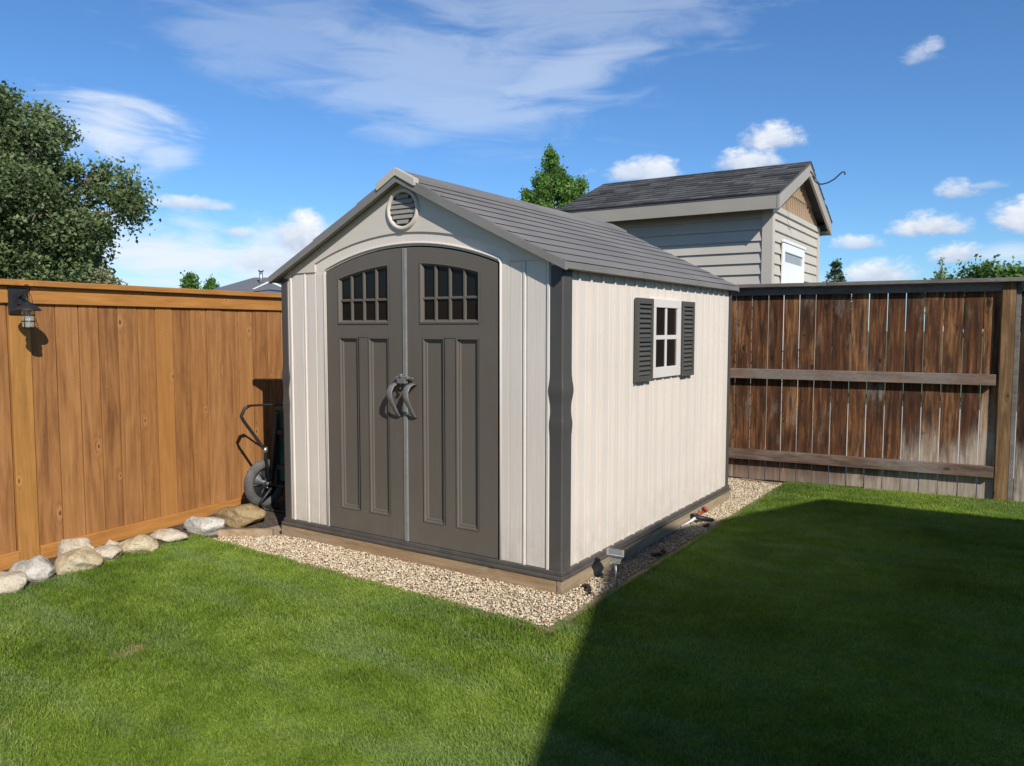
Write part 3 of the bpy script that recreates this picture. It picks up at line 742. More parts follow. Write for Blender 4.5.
# side window with shutters
wy0, wy1, wz0, wz1 = 1.280, 1.830, 1.138, 1.715; X = SW + .003
mb = MB(); fw = .062
def pbox(mb, y0, y1, z0, z1, x0, x1): mb.box(x0, x1, y0, y1, z0, z1)
pbox(mb, wy0, wy1, wz1 - fw, wz1, X - .01, X + .019); pbox(mb, wy0, wy1, wz0, wz0 + fw * 1.25, X - .01, X + .019)
pbox(mb, wy0, wy0 + fw, wz0 + fw * 1.25, wz1 - fw, X - .01, X + .0185); pbox(mb, wy1 - fw * 1.2, wy1, wz0 + fw * 1.25, wz1 - fw, X - .01, X + .0185)
win = mb.build('window', M['white'], shed, bevel=.003)
mb = MB(); ym = (wy0 + wy1 - fw * .3) / 2; zm = (wz0 + wz1 + fw * .25) / 2
pbox(mb, ym - .016, ym + .016, wz0 + .07, wz1 - .06, X - .01, X + .0125); pbox(mb, wy0 + .06, wy1 - .078, zm - .016, zm + .016, X - .01, X + .012)
mb.build('muntin', M['white'], win, bevel=.002)
mb = MB(); pbox(mb, wy0 + .05, wy1 - .06, wz0 + .06, wz1 - .05, X - .009, X + .006)
mb.build('pane', M['glass'], win)
def shutter(y0, y1):
    z0, z1 = 1.125, 1.712; mb = MB(); e = .026
    pbox(mb, y0, y0 + e, z0, z1, X, X + .030); pbox(mb, y1 - e, y1, z0, z1, X, X + .030)
    for a, b in ((z0, z0 + .04), (z1 - .04, z1), ((z0 + z1) / 2 - .012, (z0 + z1) / 2 + .012)): pbox(mb, y0 + e, y1 - e, a, b, X, X + .029)
    pbox(mb, y0 + e, y1 - e, z0 + .04, z1 - .04, X, X + .010)
    for s0, s1 in ((z0 + .04, (z0 + z1) / 2 - .012), ((z0 + z1) / 2 + .012, z1 - .04)):
        k = 7
        for i in range(k):
            a = s0 + (s1 - s0) * i / k; b = s0 + (s1 - s0) * (i + 1) / k
            mb.add([(X + .010, y0 + e, b - .004), (X + .026, y0 + e, a + .010), (X + .022, y0 + e, a + .003), (X + .010, y0 + e, a + .003),
                    (X + .010, y1 - e, b - .004), (X + .026, y1 - e, a + .010), (X + .022, y1 - e, a + .003), (X + .010, y1 - e, a + .003)],
                   [(0, 1, 5, 4), (1, 2, 6, 5), (2, 3, 7, 6), (0, 1, 2, 3), (4, 5, 6, 7)])
    mb.build('shutter', M['shutter'], shed, bevel=.002)
shutter(1.000, 1.268); shutter(1.842, 2.100)

# timber base under the shed
base = thing('timber_base', 'low wooden beam frame carrying the beige shed', 'base')
mb = MB(); mb.cur = (.55, .3, .5); mb.box(-.045, 2.396, -.020, .022, G - .03, -.001); mb.build('front_beam', M['timber'], base, bevel=.004)
mb = MB(); mb.cur = (.5, .8, .5); mb.box(2.400, 2.441, -.022, 3.12, G - .03, -.001); mb.build('side_beam', M['timbery'], base, bevel=.004)
mb = MB(); mb.cur = (.4, .2, .5); mb.box(-.045, -.004, .024, 3.12, G - .03, -.001); mb.build('side_beam', M['timbery'], base, bevel=.004)
mb = MB(); mb.cur = (.4, .6, .5); mb.box(0, 2.396, 3.08, 3.12, G - .03, -.002); mb.build('back_beam', M['timber'], base, bevel=.004)

# ------------------------------------------------------------------ left fence (orange stained)
lf = thing('wooden_fence', 'orange-brown stained solid board fence with cap rail on the left', 'fence', tuple(LFp(0, 0)))
mb = MB(); y = .118
def plank(mb, x0, x1, y0, y1, z0, z1, t=None, third=None):
    mb.cur = (t if t is not None else random.uniform(0, 1), random.random(), third if third is not None else random.random()); mb.box(x0, x1, y0, y1, z0, z1)
tones = [.35, .55, .48, .22, .45, .40, .78, .2, .48, .60, .42, .70, .25, .4, .85, .5]
yy = .136; k = 0
while yy < 6.4:
    w = .160 + random.uniform(-.012, .012) + (.010 if k in (0, 6) else 0)
    plank(mb, -.02 + random.uniform(-.002, .002), 0.0 + random.uniform(-.0025, .0025), yy + .0036, yy + w - .0036, G + .02, 1.70, tones[k % len(tones)], 1.0 if k == 6 else random.uniform(.3, .82)); yy += w; k += 1
yy = -.006; k = 5
while yy > -4.5:
    w = .163 + random.uniform(-.01, .01); plank(mb, -.02, random.uniform(-.003, .0025), yy - w + .0036, yy - .0036, G + .02, 1.70, tones[k % len(tones)]); yy -= w; k += 1
mb.build('boards', M['cedar'], lf, bevel=.0025, xf=LF)
for a, b in ((-4.5, -.006), (.136, 6.38)):
    mb = MB(); mb.cur = (.1, .4, .4); mb.box(-.050, -.026, a, b, G + .02, 1.70); mb.build('added_backing_boards', M['cedar'], lf, xf=LF)  # dark layer added behind the boards so their gaps read as dark lines
for yp in (0, 2.55, 5.1, -2.55):
    mb = MB(); mb.cur = (.6, random.random(), .5); mb.box(-.11, .018, yp, yp + .134, G - .1, 1.777); mb.build('post', M['cedarp'], lf, bevel=.004, xf=LF)
def lrail(name, x0, x1, z0, z1, segs):
    for a, b in segs:
        mb = MB(); mb.cur = (random.uniform(.3, .7), random.random(), .5); mb.box(x0, x1, a, b, z0, z1); mb.build(name, M['cedarh'], lf, bevel=.004, xf=LF)
bays = ((-2.414, -.004), (.138, 2.546), (2.688, 5.096))
lrail('top_trim', 0.004, .024, 1.663, 1.774, bays)
lrail('kick_board', 0.004, .030, G - .03, G + .105, bays)
lrail('cap_rail', -.085, .060, 1.779, 1.818, ((-2.6, 1.30), (1.303, 4.9), (4.903, 6.5)))

# lantern on the fence post
ln = thing('lantern', 'small black caged lantern mounted on the stained fence post', 'lamp', tuple(LFp(.018, .066, 1.60)))
mb = MB(); mb.box(.0185, .034, -.006, .118, 1.592, 1.765); mb.box(.034, .040, .006, .106, 1.606, 1.752); mb.build('back_plate', M['black'], ln, bevel=.003, xf=LF)
mb = MB(); mb.box(.040, .062, .038, .074, 1.655, 1.715); mb.tube([(.055, .045, 1.69), (.075, .045, 1.712), (.13, .042, 1.718), (.165, .035, 1.70), (.185, .030, 1.672)], .006, 8)
mb.tube([(.055, .05, 1.70), (.10, .05, 1.735), (.17, .045, 1.735), (.21, .04, 1.71), (.225, .04, 1.655)], .0025, 6)
mb.build('arm', M['black'], ln, xf=LF)
lc = (.185, .030)
mb = MB(); mb.lathe([(.012, .058), (.022, .052), (.030, .044), (.075, .008), (.079, .0), (.075, .002), (.045, .022), (.02, .03)], (*lc, 1.612), (0, 0, 1), 32); mb.build('shade', M['black'], ln, xf=LF)
mb = MB(); mb.lathe([(.001, -.118), (.030, -.116), (.037, -.105), (.037, 0), (.030, .012)], (*lc, 1.608), (0, 0, 1), 24); jr = mb.build('glass_jar', M['clear'], ln, xf=LF)
mb = MB(); mb.lathe([(.001, -.11), (.012, -.105), (.014, -.05), (.010, -.01)], (*lc, 1.608), (0, 0, 1), 14); mb.build('bulb', M['whitep'], ln, xf=LF)
mb = MB()
for z in (-.03, -.068, -.112): mb.lathe([(.040, -.003), (.044, 0), (.040, .003), (.037, 0), (.040, -.003)], (*lc, 1.612 + z), (0, 0, 1), 24)
for i in range(4):
    a = i * math.pi / 2 + .5; mb.tube([(lc[0] + .041 * math.cos(a), lc[1] + .041 * math.sin(a), 1.612 + z) for z in (0, -.06, -.114)], .0028, 6)
mb.lathe([(.001, -.125), (.020, -.124), (.042, -.114), (.042, -.106)], (*lc, 1.612), (0, 0, 1), 24)
mb.build('cage', M['black'], ln, xf=LF)

# ------------------------------------------------------------------ back fence (weathered)
bf = thing('weathered_fence', 'dark weathered board fence with three rails behind the shed', 'fence', tuple(RFp(0, 0)))
mb = MB(); bx = [-3.2 + i * .157 for i in range(21)] + [.0, .163, .330, .482, .637, .794, .955, 1.122, 1.286, 1.452, 1.610, 1.773, 1.932, 2.100, 2.258, 2.395]
bx = sorted(x for x in bx if x > -3.3)
tb = [.55, .45, .50, .62, .40, .38, .35, .55, .50, .42, .40, .66, .5, .35, .62, .2]; th = [.2, .3, .3, .3, .3, .2, .4, .45, .4, .35, .9, .8, .5, .6, .9, .4]
for i in range(len(bx) - 1):
    j = (i - (len(bx) - 16)); gp = random.uniform(.003, .008); w = bx[i + 1] - bx[i]
    if j in (2, 6, 8, 10, 12, 13): gp = .0085
    if w < .05: continue
    plank(mb, bx[i] + gp / 2, bx[i + 1] - gp / 2, -.016 + random.uniform(-.003, .003), .002, G + .005 + random.uniform(-.01, .012), 1.86, (tb[j] if 0 <= j < 16 else random.random()) + random.uniform(-.1, .1), th[j] if 0 <= j < 16 else random.random())
mb.build('boards', M['old'], bf, bevel=.002, xf=RF)
def rrail(name, y0, y1, z0, z1, a, b, mat, t=.5):
    mb = MB(); mb.cur = (t, random.random(), .5); mb.box(a, b, y0, y1, z0, z1); return mb.build(name, M[mat], bf, bevel=.004, xf=RF)
rrail('cap_rail', -.130, .075, 1.925, 1.962, -3.3, .9, 'oldcap', .5); rrail('cap_rail', -.134, .073, 1.926, 1.962, .903, 4.6, 'oldcap', .6)
rrail('top_rail', -.058, -.020, 1.845, 1.922, -3.3, 2.39, 'oldcap', .35)
rrail('middle_rail', -.088, -.020, .978, 1.080, -3.3, 2.372, 'oldh', .60); rrail('bottom_rail', -.085, -.020, .118, .222, -3.3, 2.385, 'oldh', .12)
mb = MB(); mb.cur = (.6, .31, .5); mb.box(2.395, 2.50, -.070, .06, G - .1, 1.924); mb.build('post', M['oldpost'], bf, bevel=.004, xf=RF)
mb = MB(); mb.cur = (.2, .71, .5); mb.box(2.504, 2.545, -.040, .06, G - .1, 1.922); mb.build('post', M['oldcap'], bf, bevel=.004, xf=RF)
mb = MB(); x = 2.55
while x < 4.5:
    plank(mb, x + .002, x + .138, -.034, -.014, G, 1.86, random.uniform(0, .35), .3); x += .14
mb.build('boards', M['old'], bf, bevel=.002, xf=RF)
rrail('top_rail', -.070, -.036, 1.845, 1.922, 2.55, 4.5, 'oldcap', .35)

# ------------------------------------------------------------------ rocks
def rock(x, y, w, h, dpt, mat, label, seed, flat=1):
    rs = np.random.default_rng(seed); bm = bmesh.new(); bmesh.ops.create_icosphere(bm, subdivisions=4, radius=1)
    from mathutils import noise as mn
    planes = []
    for _ in range(11):
        v = rs.normal(size=3); v /= np.linalg.norm(v); planes.append((Vector(v), rs.uniform(.55, .85)))
    for v in bm.verts:
        p = v.co.copy()
        for nn, dd in planes:
            t = p.dot(nn)
            if t > dd: p -= nn * (t - dd) * .88
        q = p * 1.3 + Vector((seed, 0, 0)); p += v.co * (mn.noise(q) * .14 + mn.noise(q * 3.1) * .07 + mn.noise(q * 8) * .03)
        v.co = p
    mx = max(abs(v.co.x) for v in bm.verts); my = max(abs(v.co.y) for v in bm.verts); mz = max(v.co.z for v in bm.verts)
    for v in bm.verts: v.co = Vector((v.co.x / mx * w / 2, v.co.y / my * dpt / 2, v.co.z / mz * h * .62))
    me = bpy.data.meshes.new('rock'); bm.to_mesh(me); bm.free(); me.materials.append(M[mat]); me.polygons.foreach_set('use_smooth', [True] * len(me.polygons))
    o = bpy.data.objects.new('rock', me); COL.objects.link(o); o.location = (x, y, G + h * .32); o.rotation_euler = (0, 0, -yaw + math.pi * 0)
    tag(o, label, 'rock', 'rocks lined up along the stained fence')
L_ = [(-.50, -1.80, .34, .14, .26, 'rpink', 'flat beige rock at the left edge of the picture below the lantern post', 1),
      (-.57, -1.58, .28, .175, .22, 'rgrey', 'angular white and grey rock just left of the big rounded tan rock', 22),
      (-.76, -1.19, .27, .18, .18, 'rpink', 'upright beige rock half hidden behind the big rounded tan rock', 3),
      (-.52, -1.34, .32, .175, .26, 'rtan', 'big rounded yellow-tan rock with a beige rock leaning behind it', 4),
      (-.56, -1.10, .22, .125, .20, 'rpink', 'low pale rock wedged just right of the big rounded tan rock', 5),
      (-.73, -.97, .12, .11, .11, 'rpink', 'smallest rock, a pebble touching the fence kick board', 6),
      (-.58, -.88, .32, .155, .24, 'rtan', 'broad sloping tan rock in the middle of the row', 7),
      (-.62, -.60, .30, .125, .22, 'rpink', 'low smooth beige rock just left of the white speckled rock', 8),
      (-.60, -.30, .32, .175, .24, 'rgrey', 'white speckled rock next to the big brown rock', 29),
      (-.58, .02, .42, .22, .28, 'rbrown', 'largest brown rough rock in front of the cart wheel', 10)]
for a in L_: rock(a[0], a[1], a[2] * 1.05, a[3] * .86, a[4], a[5], a[6], a[7])

# ------------------------------------------------------------------ garden cart stood on end beside the shed
ct = thing('garden_cart', 'green tray garden cart stood on end between shed and fence', 'garden cart', (-.5, .5, G))
def wheel(x, y, z, r):
    mb = MB(); prof = []
    for i in range(17):
        a = 2 * math.pi * i / 16; prof.append((r - .042 + .042 * math.cos(a), .040 * math.sin(a)))
    mb.lathe(prof, (x, y, z), (1, 0, 0), 48)
    w = mb.build('wheel', M['tyre'], ct)
    mb = MB(); mb.lathe([(r - .070, -.022), (r - .078, .012), (.045, .004), (.040, .030), (.018, .034), (.001, .034)], (x, y, z), (1, 0, 0), 32)
    for i in range(6):
        a = 2 * math.pi * i / 6; d0 = Vector((0, math.cos(a), math.sin(a)))
        mb.tube([Vector((x + .016, y, z)) + d0 * .03, Vector((x + .012, y, z)) + d0 * (r - .075)], .009, 6)
    mb.build('rim', M['hubp'], w)
    mb = MB(); mb.lathe([(.016, .030), (.016, .05), (.010, .058), (.001, .06)], (x, y, z), (1, 0, 0), 14)
    for i in range(3):
        a = 2 * math.pi * i / 3 + .4; mb.lathe([(.006, 0), (.006, .012), (.001, .014)], (x + .030, y + .034 * math.cos(a), z + .034 * math.sin(a)), (1, 0, 0), 8)
    mb.build('axle_cap', M['steel'], w)
wheel(-.75, .40, .165, .208); wheel(-.22, .40, .165, .208)
mb = MB(); mb.tube([(-.72, .40, .165), (-.25, .40, .165)], .012, 10)
mb.tube([(-.66, .40, .165), (-.66, .47, .36), (-.60, .52, .60)], .014, 8); mb.tube([(-.31, .40, .165), (-.31, .47, .36), (-.35, .52, .60)], .014, 8)
mb.tube([(-.64, .38, .14), (-.69, .30, .02), (-.66, .33, -.04), (-.52, .38, -.05), (-.3, .38, -.05)], .012, 8)
mb.box(-.72, -.60, .33, .43, -.055, -.035); mb.box(-.64, -.60, .405, .435, .16, .80); mb.box(-.62, -.2, .41, .435, .30, .34); mb.box(-.62, -.2, .41, .435, .60, .64)
mb.tube([(-.655, .40, .20), (-.60, .38, .48), (-.49, .33, .80)], .017, 10)
mb.build('frame', M['black'], ct)
# tray: tapered tub with a rolled rim, stood on its nose
mb = MB()
def rr_(x0, x1, z0, z1, y, r=.07):
    P = []
    for cx_, cz_, a0 in ((x1 - r, z1 - r, 0), (x0 + r, z1 - r, 90), (x0 + r, z0 + r, 180), (x1 - r, z0 + r, 270)):
        for i in range(6):
            a = rad(a0 + i * 18); P.append((cx_ + r * math.cos(a), y, cz_ + r * math.sin(a)))
    return P
mb.rings([rr_(-.66, -.13, .20, .84, .44), rr_(-.71, -.08, .12, .93, .66), rr_(-.73, -.06, .10, .95, .665), rr_(-.73, -.06, .10, .95, .65)], cap=False)
b0 = len(mb.v); P = rr_(-.66, -.13, .20, .84, .44); mb.add(P, [tuple(range(len(P)))])
mb.build('tray', M['green'], ct)
mb = MB()
LA_ = [(-.69, .395, .20), (-.70, .37, .46), (-.72, .17, .735), (-.725, .155, .77), (-.72, .185, .83), (-.70, .22, .855), (-.55, .30, .865), (-.42, .36, .865), (-.37, .40, .85), (-.36, .42, .76), (-.36, .47, .55), (-.33, .46, .30)]
mb.tube(LA_[:6], .0135, 10); mb.tube(LA_[5:8], .009, 8); mb.tube(LA_[7:], .0135, 10)
mb.build('handle', M['black'], ct)
mb = MB(); mb.tube([(-.698, .372, .44), (-.699, .37, .485)], .021, 12); mb.build('bracket', M['steel'], ct)

# ------------------------------------------------------------------ solar stake light, sprinkler, scraps
st = thing('stake_light', 'square silver solar stake light beside the shed corner', 'garden light', (2.64, .31, G))
mb = MB(); mb.box(-.055, .055, -.055, .055, -.008, .006, Matrix.Translation((2.618, .33, .115)) @ Matrix.Rotation(rad(8), 4, 'Y') @ Matrix.Rotation(rad(25), 4, 'Z'))
hd = mb.build('head', M['steel'], st, bevel=.004)
mb = MB(); mb.box(-.040, .040, -.040, .040, .0065, .009, Matrix.Translation((2.618, .33, .115)) @ Matrix.Rotation(rad(8), 4, 'Y') @ Matrix.Rotation(rad(25), 4, 'Z'))
mb.build('solar_panel', M['greyroof'], hd)
mb = MB(); Mx = Matrix.Translation((2.618, .33, .09)) @ Matrix.Rotation(rad(25), 4, 'Z')
mb.rings([[Mx @ Vector((a * s, b * s, z)) for a, b in ((-1, -1), (1, -1), (1, 1), (-1, 1))] for s, z in ((.043, .016), (.030, -.035), (.012, -.042))], smooth=False); mb.build('lens', M['clear'], st)
mb = MB(); mb.tube([(2.620, .33, .055), (2.628, .322, -.02), (2.64, .31, G - .02)], [.008, .008, .006], 8); mb.build('stake', M['steel'], st)

sp = thing('sprinkler', 'small red and black hose sprinkler lying on the gravel', 'sprinkler', (2.52, 2.12, G))
mb = MB(); mb.tube([(2.46, 1.86, G + .03), (2.475, 2.0, G + .04), (2.49, 2.07, G + .055)], [.004, .008, .014], 10); mb.build('spike', M['whitep'], sp)
mb = MB(); mb.tube([(2.48, 2.08, G + .065), (2.53, 2.14, G + .05), (2.60, 2.20, G + .03)], [.022, .026, .020], 10, flat=.7); mb.tube([(2.45, 2.10, G + .07), (2.49, 2.12, G + .075)], .014, 8); mb.build('body', M['black'], sp)
mb = MB(); mb.tube([(2.49, 2.14, G + .07), (2.50, 2.24, G + .08)], .012, 8); mb.lathe([(.012, -.01), (.026, -.006), (.028, .008), (.012, .014)], (2.50, 2.27, G + .09), (.3, 1, .4), 12); mb.build('nozzle', M['red'], sp)

def scrap(pts, label):
    mb = MB(); rs = random.Random(len(pts) * 3)
    for p, w in pts:
        for _ in range(5):
            a = rs.uniform(0, 6.28); q = [(p[0] + w * math.cos(a + t) * rs.uniform(.5, 1), p[1] + w * math.sin(a + t) * rs.uniform(.5, 1), p[2] + rs.uniform(.0, .024)) for t in (0, .9, 2.2, 3.4, 4.7)]
            c_ = (p[0], p[1], p[2] + .012); mb.add([c_] + q, [(0, i + 1, (i + 1) % 5 + 1) for i in range(5)])
    o = mb.build('dead_leaf', M['dead']); tag(o, label, 'dead leaf', 'dead leaves on the gravel'); return o
scrap([((2.49, .17, G + .016), .022), ((2.51, .17, G + .016), .026), ((2.53, .15, G + .015), .02), ((2.555, .11, G + .018), .02), ((2.575, .07, G + .015), .014)], 'dark curled dead leaf on gravel at the near shed corner')
scrap([((2.59, 1.0, G + .02), .03), ((2.60, 1.06, G + .02), .035), ((2.61, 1.12, G + .02), .03)], 'dark dead leaf on the shaded gravel near the edging board')
scrap([((2.62, 2.02, G + .02), .025), ((2.62, 1.96, G + .02), .03)], 'dark dead leaf right in front of the sprinkler')

# ------------------------------------------------------------------ outbuilding behind the back fence
def gable_building(root, O, th, L, Wd, he, hr, ov, oe, base, wallm, yo=0, xo=0):
    T = Matrix.Translation((O[0], O[1], 0)) @ Matrix.Rotation(th, 4, 'Z')   # local: x from -L to 0, y from 0 to Wd
    m = (hr - he) / (Wd / 2 + oe); hw = he + .05
    # lap siding as stepped strips
    mb = MB(); z = base; step = .145
    def lap(P0, P1, nx, ny, z0, z1, mb):
        for a, b, o1, o2 in ((z0, z1, .028, .002),):
            V = [(P0[0] + nx * o1, P0[1] + ny * o1, a), (P1[0] + nx * o1, P1[1] + ny * o1, a), (P1[0] + nx * o2, P1[1] + ny * o2, b), (P0[0] + nx * o2, P0[1] + ny * o2, b),
                 (P0[0], P0[1], a), (P1[0], P1[1], a)]
            mb.add(V, [(0, 1, 2, 3), (4, 5, 1, 0)])
    while z < hw:
        z1 = min(z + step, hw + .02)
        lap((-L, yo), (xo, yo), 0, -1, z, z1, mb); lap((xo, yo), (xo, Wd), 1, 0, z, z1, mb)
        lap((xo, Wd), (-L, Wd), 0, 1, z, z1, mb); lap((-L, Wd), (-L, yo), -1, 0, z, z1, mb); z += step
    mb.build('wall', wallm, root, xf=T)
    mb = MB(); mb.box(-L, xo, yo, Wd, base - .2, hw); mb.prism([(yo, hw), (Wd, hw), (Wd / 2, hw + m * Wd / 2)], -L + .001, xo - .001, 'x'); mb.build('wall_core', M['soffit'], root, xf=T)
    return T, m, hw
ob = thing('outbuilding', 'small beige lap-sided building with dark shingle roof behind the back fence', 'outbuilding', (1.892, 6.307, G))
OL, OW, OH, OR = 2.93, 3.05, 3.044, 3.891
YO, XO = .15, -.035
T, m_, hw = gable_building(ob, (1.892, 6.307), .0147, OL, OW, OH, OR, .15, .177, G, M['siding'], YO, XO)
for cx_, cy_ in ((XO, YO), (XO, OW), (-OL, YO), (-OL, OW)):
    mb = MB(); mb.box(cx_ - (.10 if cx_ == XO else .034), cx_ + (.034 if cx_ == XO else .10), cy_ - (.034 if cy_ == YO else .09), cy_ + (.09 if cy_ == YO else .034), G, hw); mb.build('corner_board', M['siding'], ob, xf=T)
# gable infill: tan shakes upper, two bands
def shake_rows(mb, xg, sgn):
    z = hw + .02
    while z < OR - .1:
        half = (OR - .04 - z) / m_ * 1.0; half2 = max((OR - .04 - (z + .26)) / m_, .02); yc = OW / 2
        half = min(half, OW / 2); half2 = min(half2, half)
        mb.cur = (random.random(), .5, .5); L0 = max(yc - half, YO)
        mb.add([(xg + sgn * .026, L0, z), (xg + sgn * .026, yc + half, z), (xg + sgn * .006, yc + half2, z + .26), (xg + sgn * .006, yc - half2, z + .26), (xg, L0, z), (xg, yc + half, z)], [(0, 1, 2, 3), (4, 5, 1, 0)])
        k = int(half * 2 / .14)
        for i in range(k):
            y = yc - half + (i + .5) * .14
            if abs(y - yc) < half2: mb.box(min(xg + sgn * .012, xg + sgn * .030), max(xg + sgn * .012, xg + sgn * .030), y - .003, y + .003, z - .01, z + .255)
        z += .26
mb = MB(); shake_rows(mb, XO, 1); mb.build('gable_shakes', M['shake'], ob, xf=T)
mb = MB(); mb.box(XO + .002, XO + .040, YO - .01, OW + .01, hw - .05, hw + .02); mb.build('gable_trim_board', M['siding'], ob, xf=T)
# white framed opening on the gable end
dz1 = 2.67; dy0, dy1 = .62, 1.92
mb = MB(); fwid = .11
mb.box(.029, .055, dy0, dy0 + fwid, 1.2, dz1); mb.box(.029, .055, dy1 - fwid, dy1, 1.2, dz1); mb.box(.029, .0555, dy0 + fwid, dy1 - fwid, dz1 - .12, dz1); mb.box(.029, .07, dy0 - .02, dy1 + .02, dz1 + .002, dz1 + .04)
dw = mb.build('door', M['whitep'], ob, bevel=.004, xf=T @ Matrix.Translation((XO, 0, 0)))
mb = MB(); mb.box(.029, .040, dy0 + fwid, dy1 - fwid, 1.2, 2.42); mb.box(.040, .047, dy0 + fwid + .02, dy0 + fwid + .10, 1.2, 2.40); mb.box(.040, .047, dy1 - fwid - .10, dy1 - fwid - .02, 1.2, 2.40); mb.build('door_leaf', M['whitep'], dw, bevel=.003, xf=T @ Matrix.Translation((XO, 0, 0)))
mb = MB(); mb.box(.029, .036, dy0 + fwid, dy1 - fwid, 2.422, dz1 - .122); mb.build('pane', M['palepane'], dw, xf=T @ Matrix.Translation((XO, 0, 0)))
# roof slabs with individual shingle tabs
def roof(root, T, L, Wd, he, hr, ov, oe, rows=True, tab=.30, course=.14, mat='shingle', fasc='fascia', fh=.17):
    yc = Wd / 2; run = yc + oe; m = (hr - he - fh) / run; top = lambda d: hr - m * d; ln_ = math.hypot(run, m * run); rs = random.Random(3)
    for s in (-1, 1):
        mb = MB(); mb.prism([(yc, hr), (yc + s * run, top(run)), (yc + s * run, top(run) - .03), (yc, hr - .05)], -L - ov, ov, 'x')
        nrow = int(ln_ / course)
        for r in range(nrow + 1):
            d1 = min((r + 1) * course, ln_ + .01); d0 = r * course - .02
            x = -L - ov - rs.uniform(0, tab)
            while x < ov:
                x1 = min(x + tab * rs.uniform(.6, 1.15), ov + .012); xx = max(x, -L - ov - .012)
                if x1 - xx > .03:
                    t = rs.uniform(.006, .016); c_, s_ = run / ln_, m * run / ln_
                    mb.cur = (rs.random(), .5, .5)
                    P = lambda d, h: (yc + s * (d * c_ + h * s_), hr - d * s_ + h * c_)
                    a = P(max(d0, 0), .003); b = P(d1, t + .006); e = P(d1, .0)
                    mb.add([(xx, *a), (x1 - .004, *a), (x1 - .004, *b), (xx, *b), (xx, *e), (x1 - .004, *e)], [(0, 1, 2, 3), (3, 2, 5, 4)])
                x = x1
        mb.build('roof', M[mat], root, xf=T)
        mb = MB(); ye = yc + s * run
        mb.box(-L - ov + .02, ov - .02, min(ye - s * .005, ye - s * .035), max(ye - s * .005, ye - s * .035), top(run) - .03 - fh, top(run) - .031)
        mb.build('fascia', M[fasc], root, xf=T)
        mb = MB(); mb.box(-L - ov + .03, ov - .03, min(ye - s * .036, yc + s * Wd / 2), max(ye - s * .036, yc + s * Wd / 2), top(run) - fh + .0, top(run) - fh + .02); mb.build('soffit', M['soffit'], root, xf=T)
        for xe in (ov, -L - ov):
            mb = MB(); sg = 1 if xe > 0 else -1
            mb.prism([(yc, hr - .032), (ye, top(run) - .033), (ye, top(run) - .033 - fh), (yc, hr - .035 - fh)], min(xe - sg * .03, xe), max(xe - sg * .03, xe), 'x')
            mb.build('barge_board', M[fasc], root, xf=T)
roof(ob, T, OL, OW, OH, OR, .15, .177)
# wrought hook on the gable
mb = MB(); hk = thing('hanging_hook', 'thin black scrolled hook sticking out from the outbuilding gable', 'hook', (2.06, 6.9, 3.3))
a0 = Vector((2.25, 6.95, 3.44)); dr_ = Vector((1.0, .15, 0)).normalized()
pts = [a0 + dr_ * u * .75 + Vector((0, 0, w * .8)) for u, w in ((0, .10), (.03, .03), (.08, -.03), (.16, -.05), (.26, -.03), (.36, .02), (.43, .08), (.475, .12), (.51, .125), (.53, .10), (.52, .075))]
mb.tube(pts, .009, 8); mb.tube([a0 + Vector((-.03, 0, .14)), a0 + Vector((.0, 0, .10)), a0 + Vector((.03, 0.01, .03))], .009, 8); mb.build('rod', M['black'], hk)

# ------------------------------------------------------------------ far house roof on the left
fh_ = thing('distant_house', 'distant house with grey hip roof and vent pipe seen over the left fence', 'house', (-30, 24, G))
Hc = Vector((-28.6, 24.2, 0)); Th = Matrix.Translation(Hc) @ Matrix.Rotation(rad(32), 4, 'Z')
mb = MB(); mb.box(-3.2, 4.5, -3.5, 3.5, G, 2.9); mb.build('wall', M['siding'], fh_, xf=Th)
mb = MB(); mb.add([(-3.7, -4, 2.95), (5, -4, 2.95), (5, 4, 2.95), (-3.7, 4, 2.95), (-1.5, 0, 4.22), (2.4, 0, 4.22)], [(0, 1, 5, 4), (1, 2, 5), (2, 3, 4, 5), (3, 0, 4), (3, 2, 1, 0)]); rf = mb.build('roof', M['greyroof'], fh_, xf=Th)
mb = MB(); mb.box(-3.72, 5.02, -4.06, -4.0, 2.80, 2.98); mb.box(-3.72, 5.02, 4.0, 4.06, 2.80, 2.98); mb.box(-3.76, -3.70, -4.06, 4.06, 2.80, 2.98); mb.box(5.0, 5.06, -4.06, 4.06, 2.80, 2.98); mb.build('gutter', M['whitep'], fh_, xf=Th)
mb = MB(); mb.tube([(-.7, -1.2, 3.7), (-.7, -1.2, 4.45)], .09, 12); mb.tube([(-.7, -1.2, 4.45), (-.7, -1.2, 4.52)], .14, 12); mb.build('vent_pipe', M['steel'], rf, xf=Th)
mb = MB()
mb.prism([(-.9, 0), (0, .42), (.9, 0), (.78, 0), (0, .34), (-.78, 0)], -.1, .1, 'y')
mb.build('dormer', M['whitep'], rf, xf=Th @ Matrix.Translation((.4, -3.0, 3.45)))

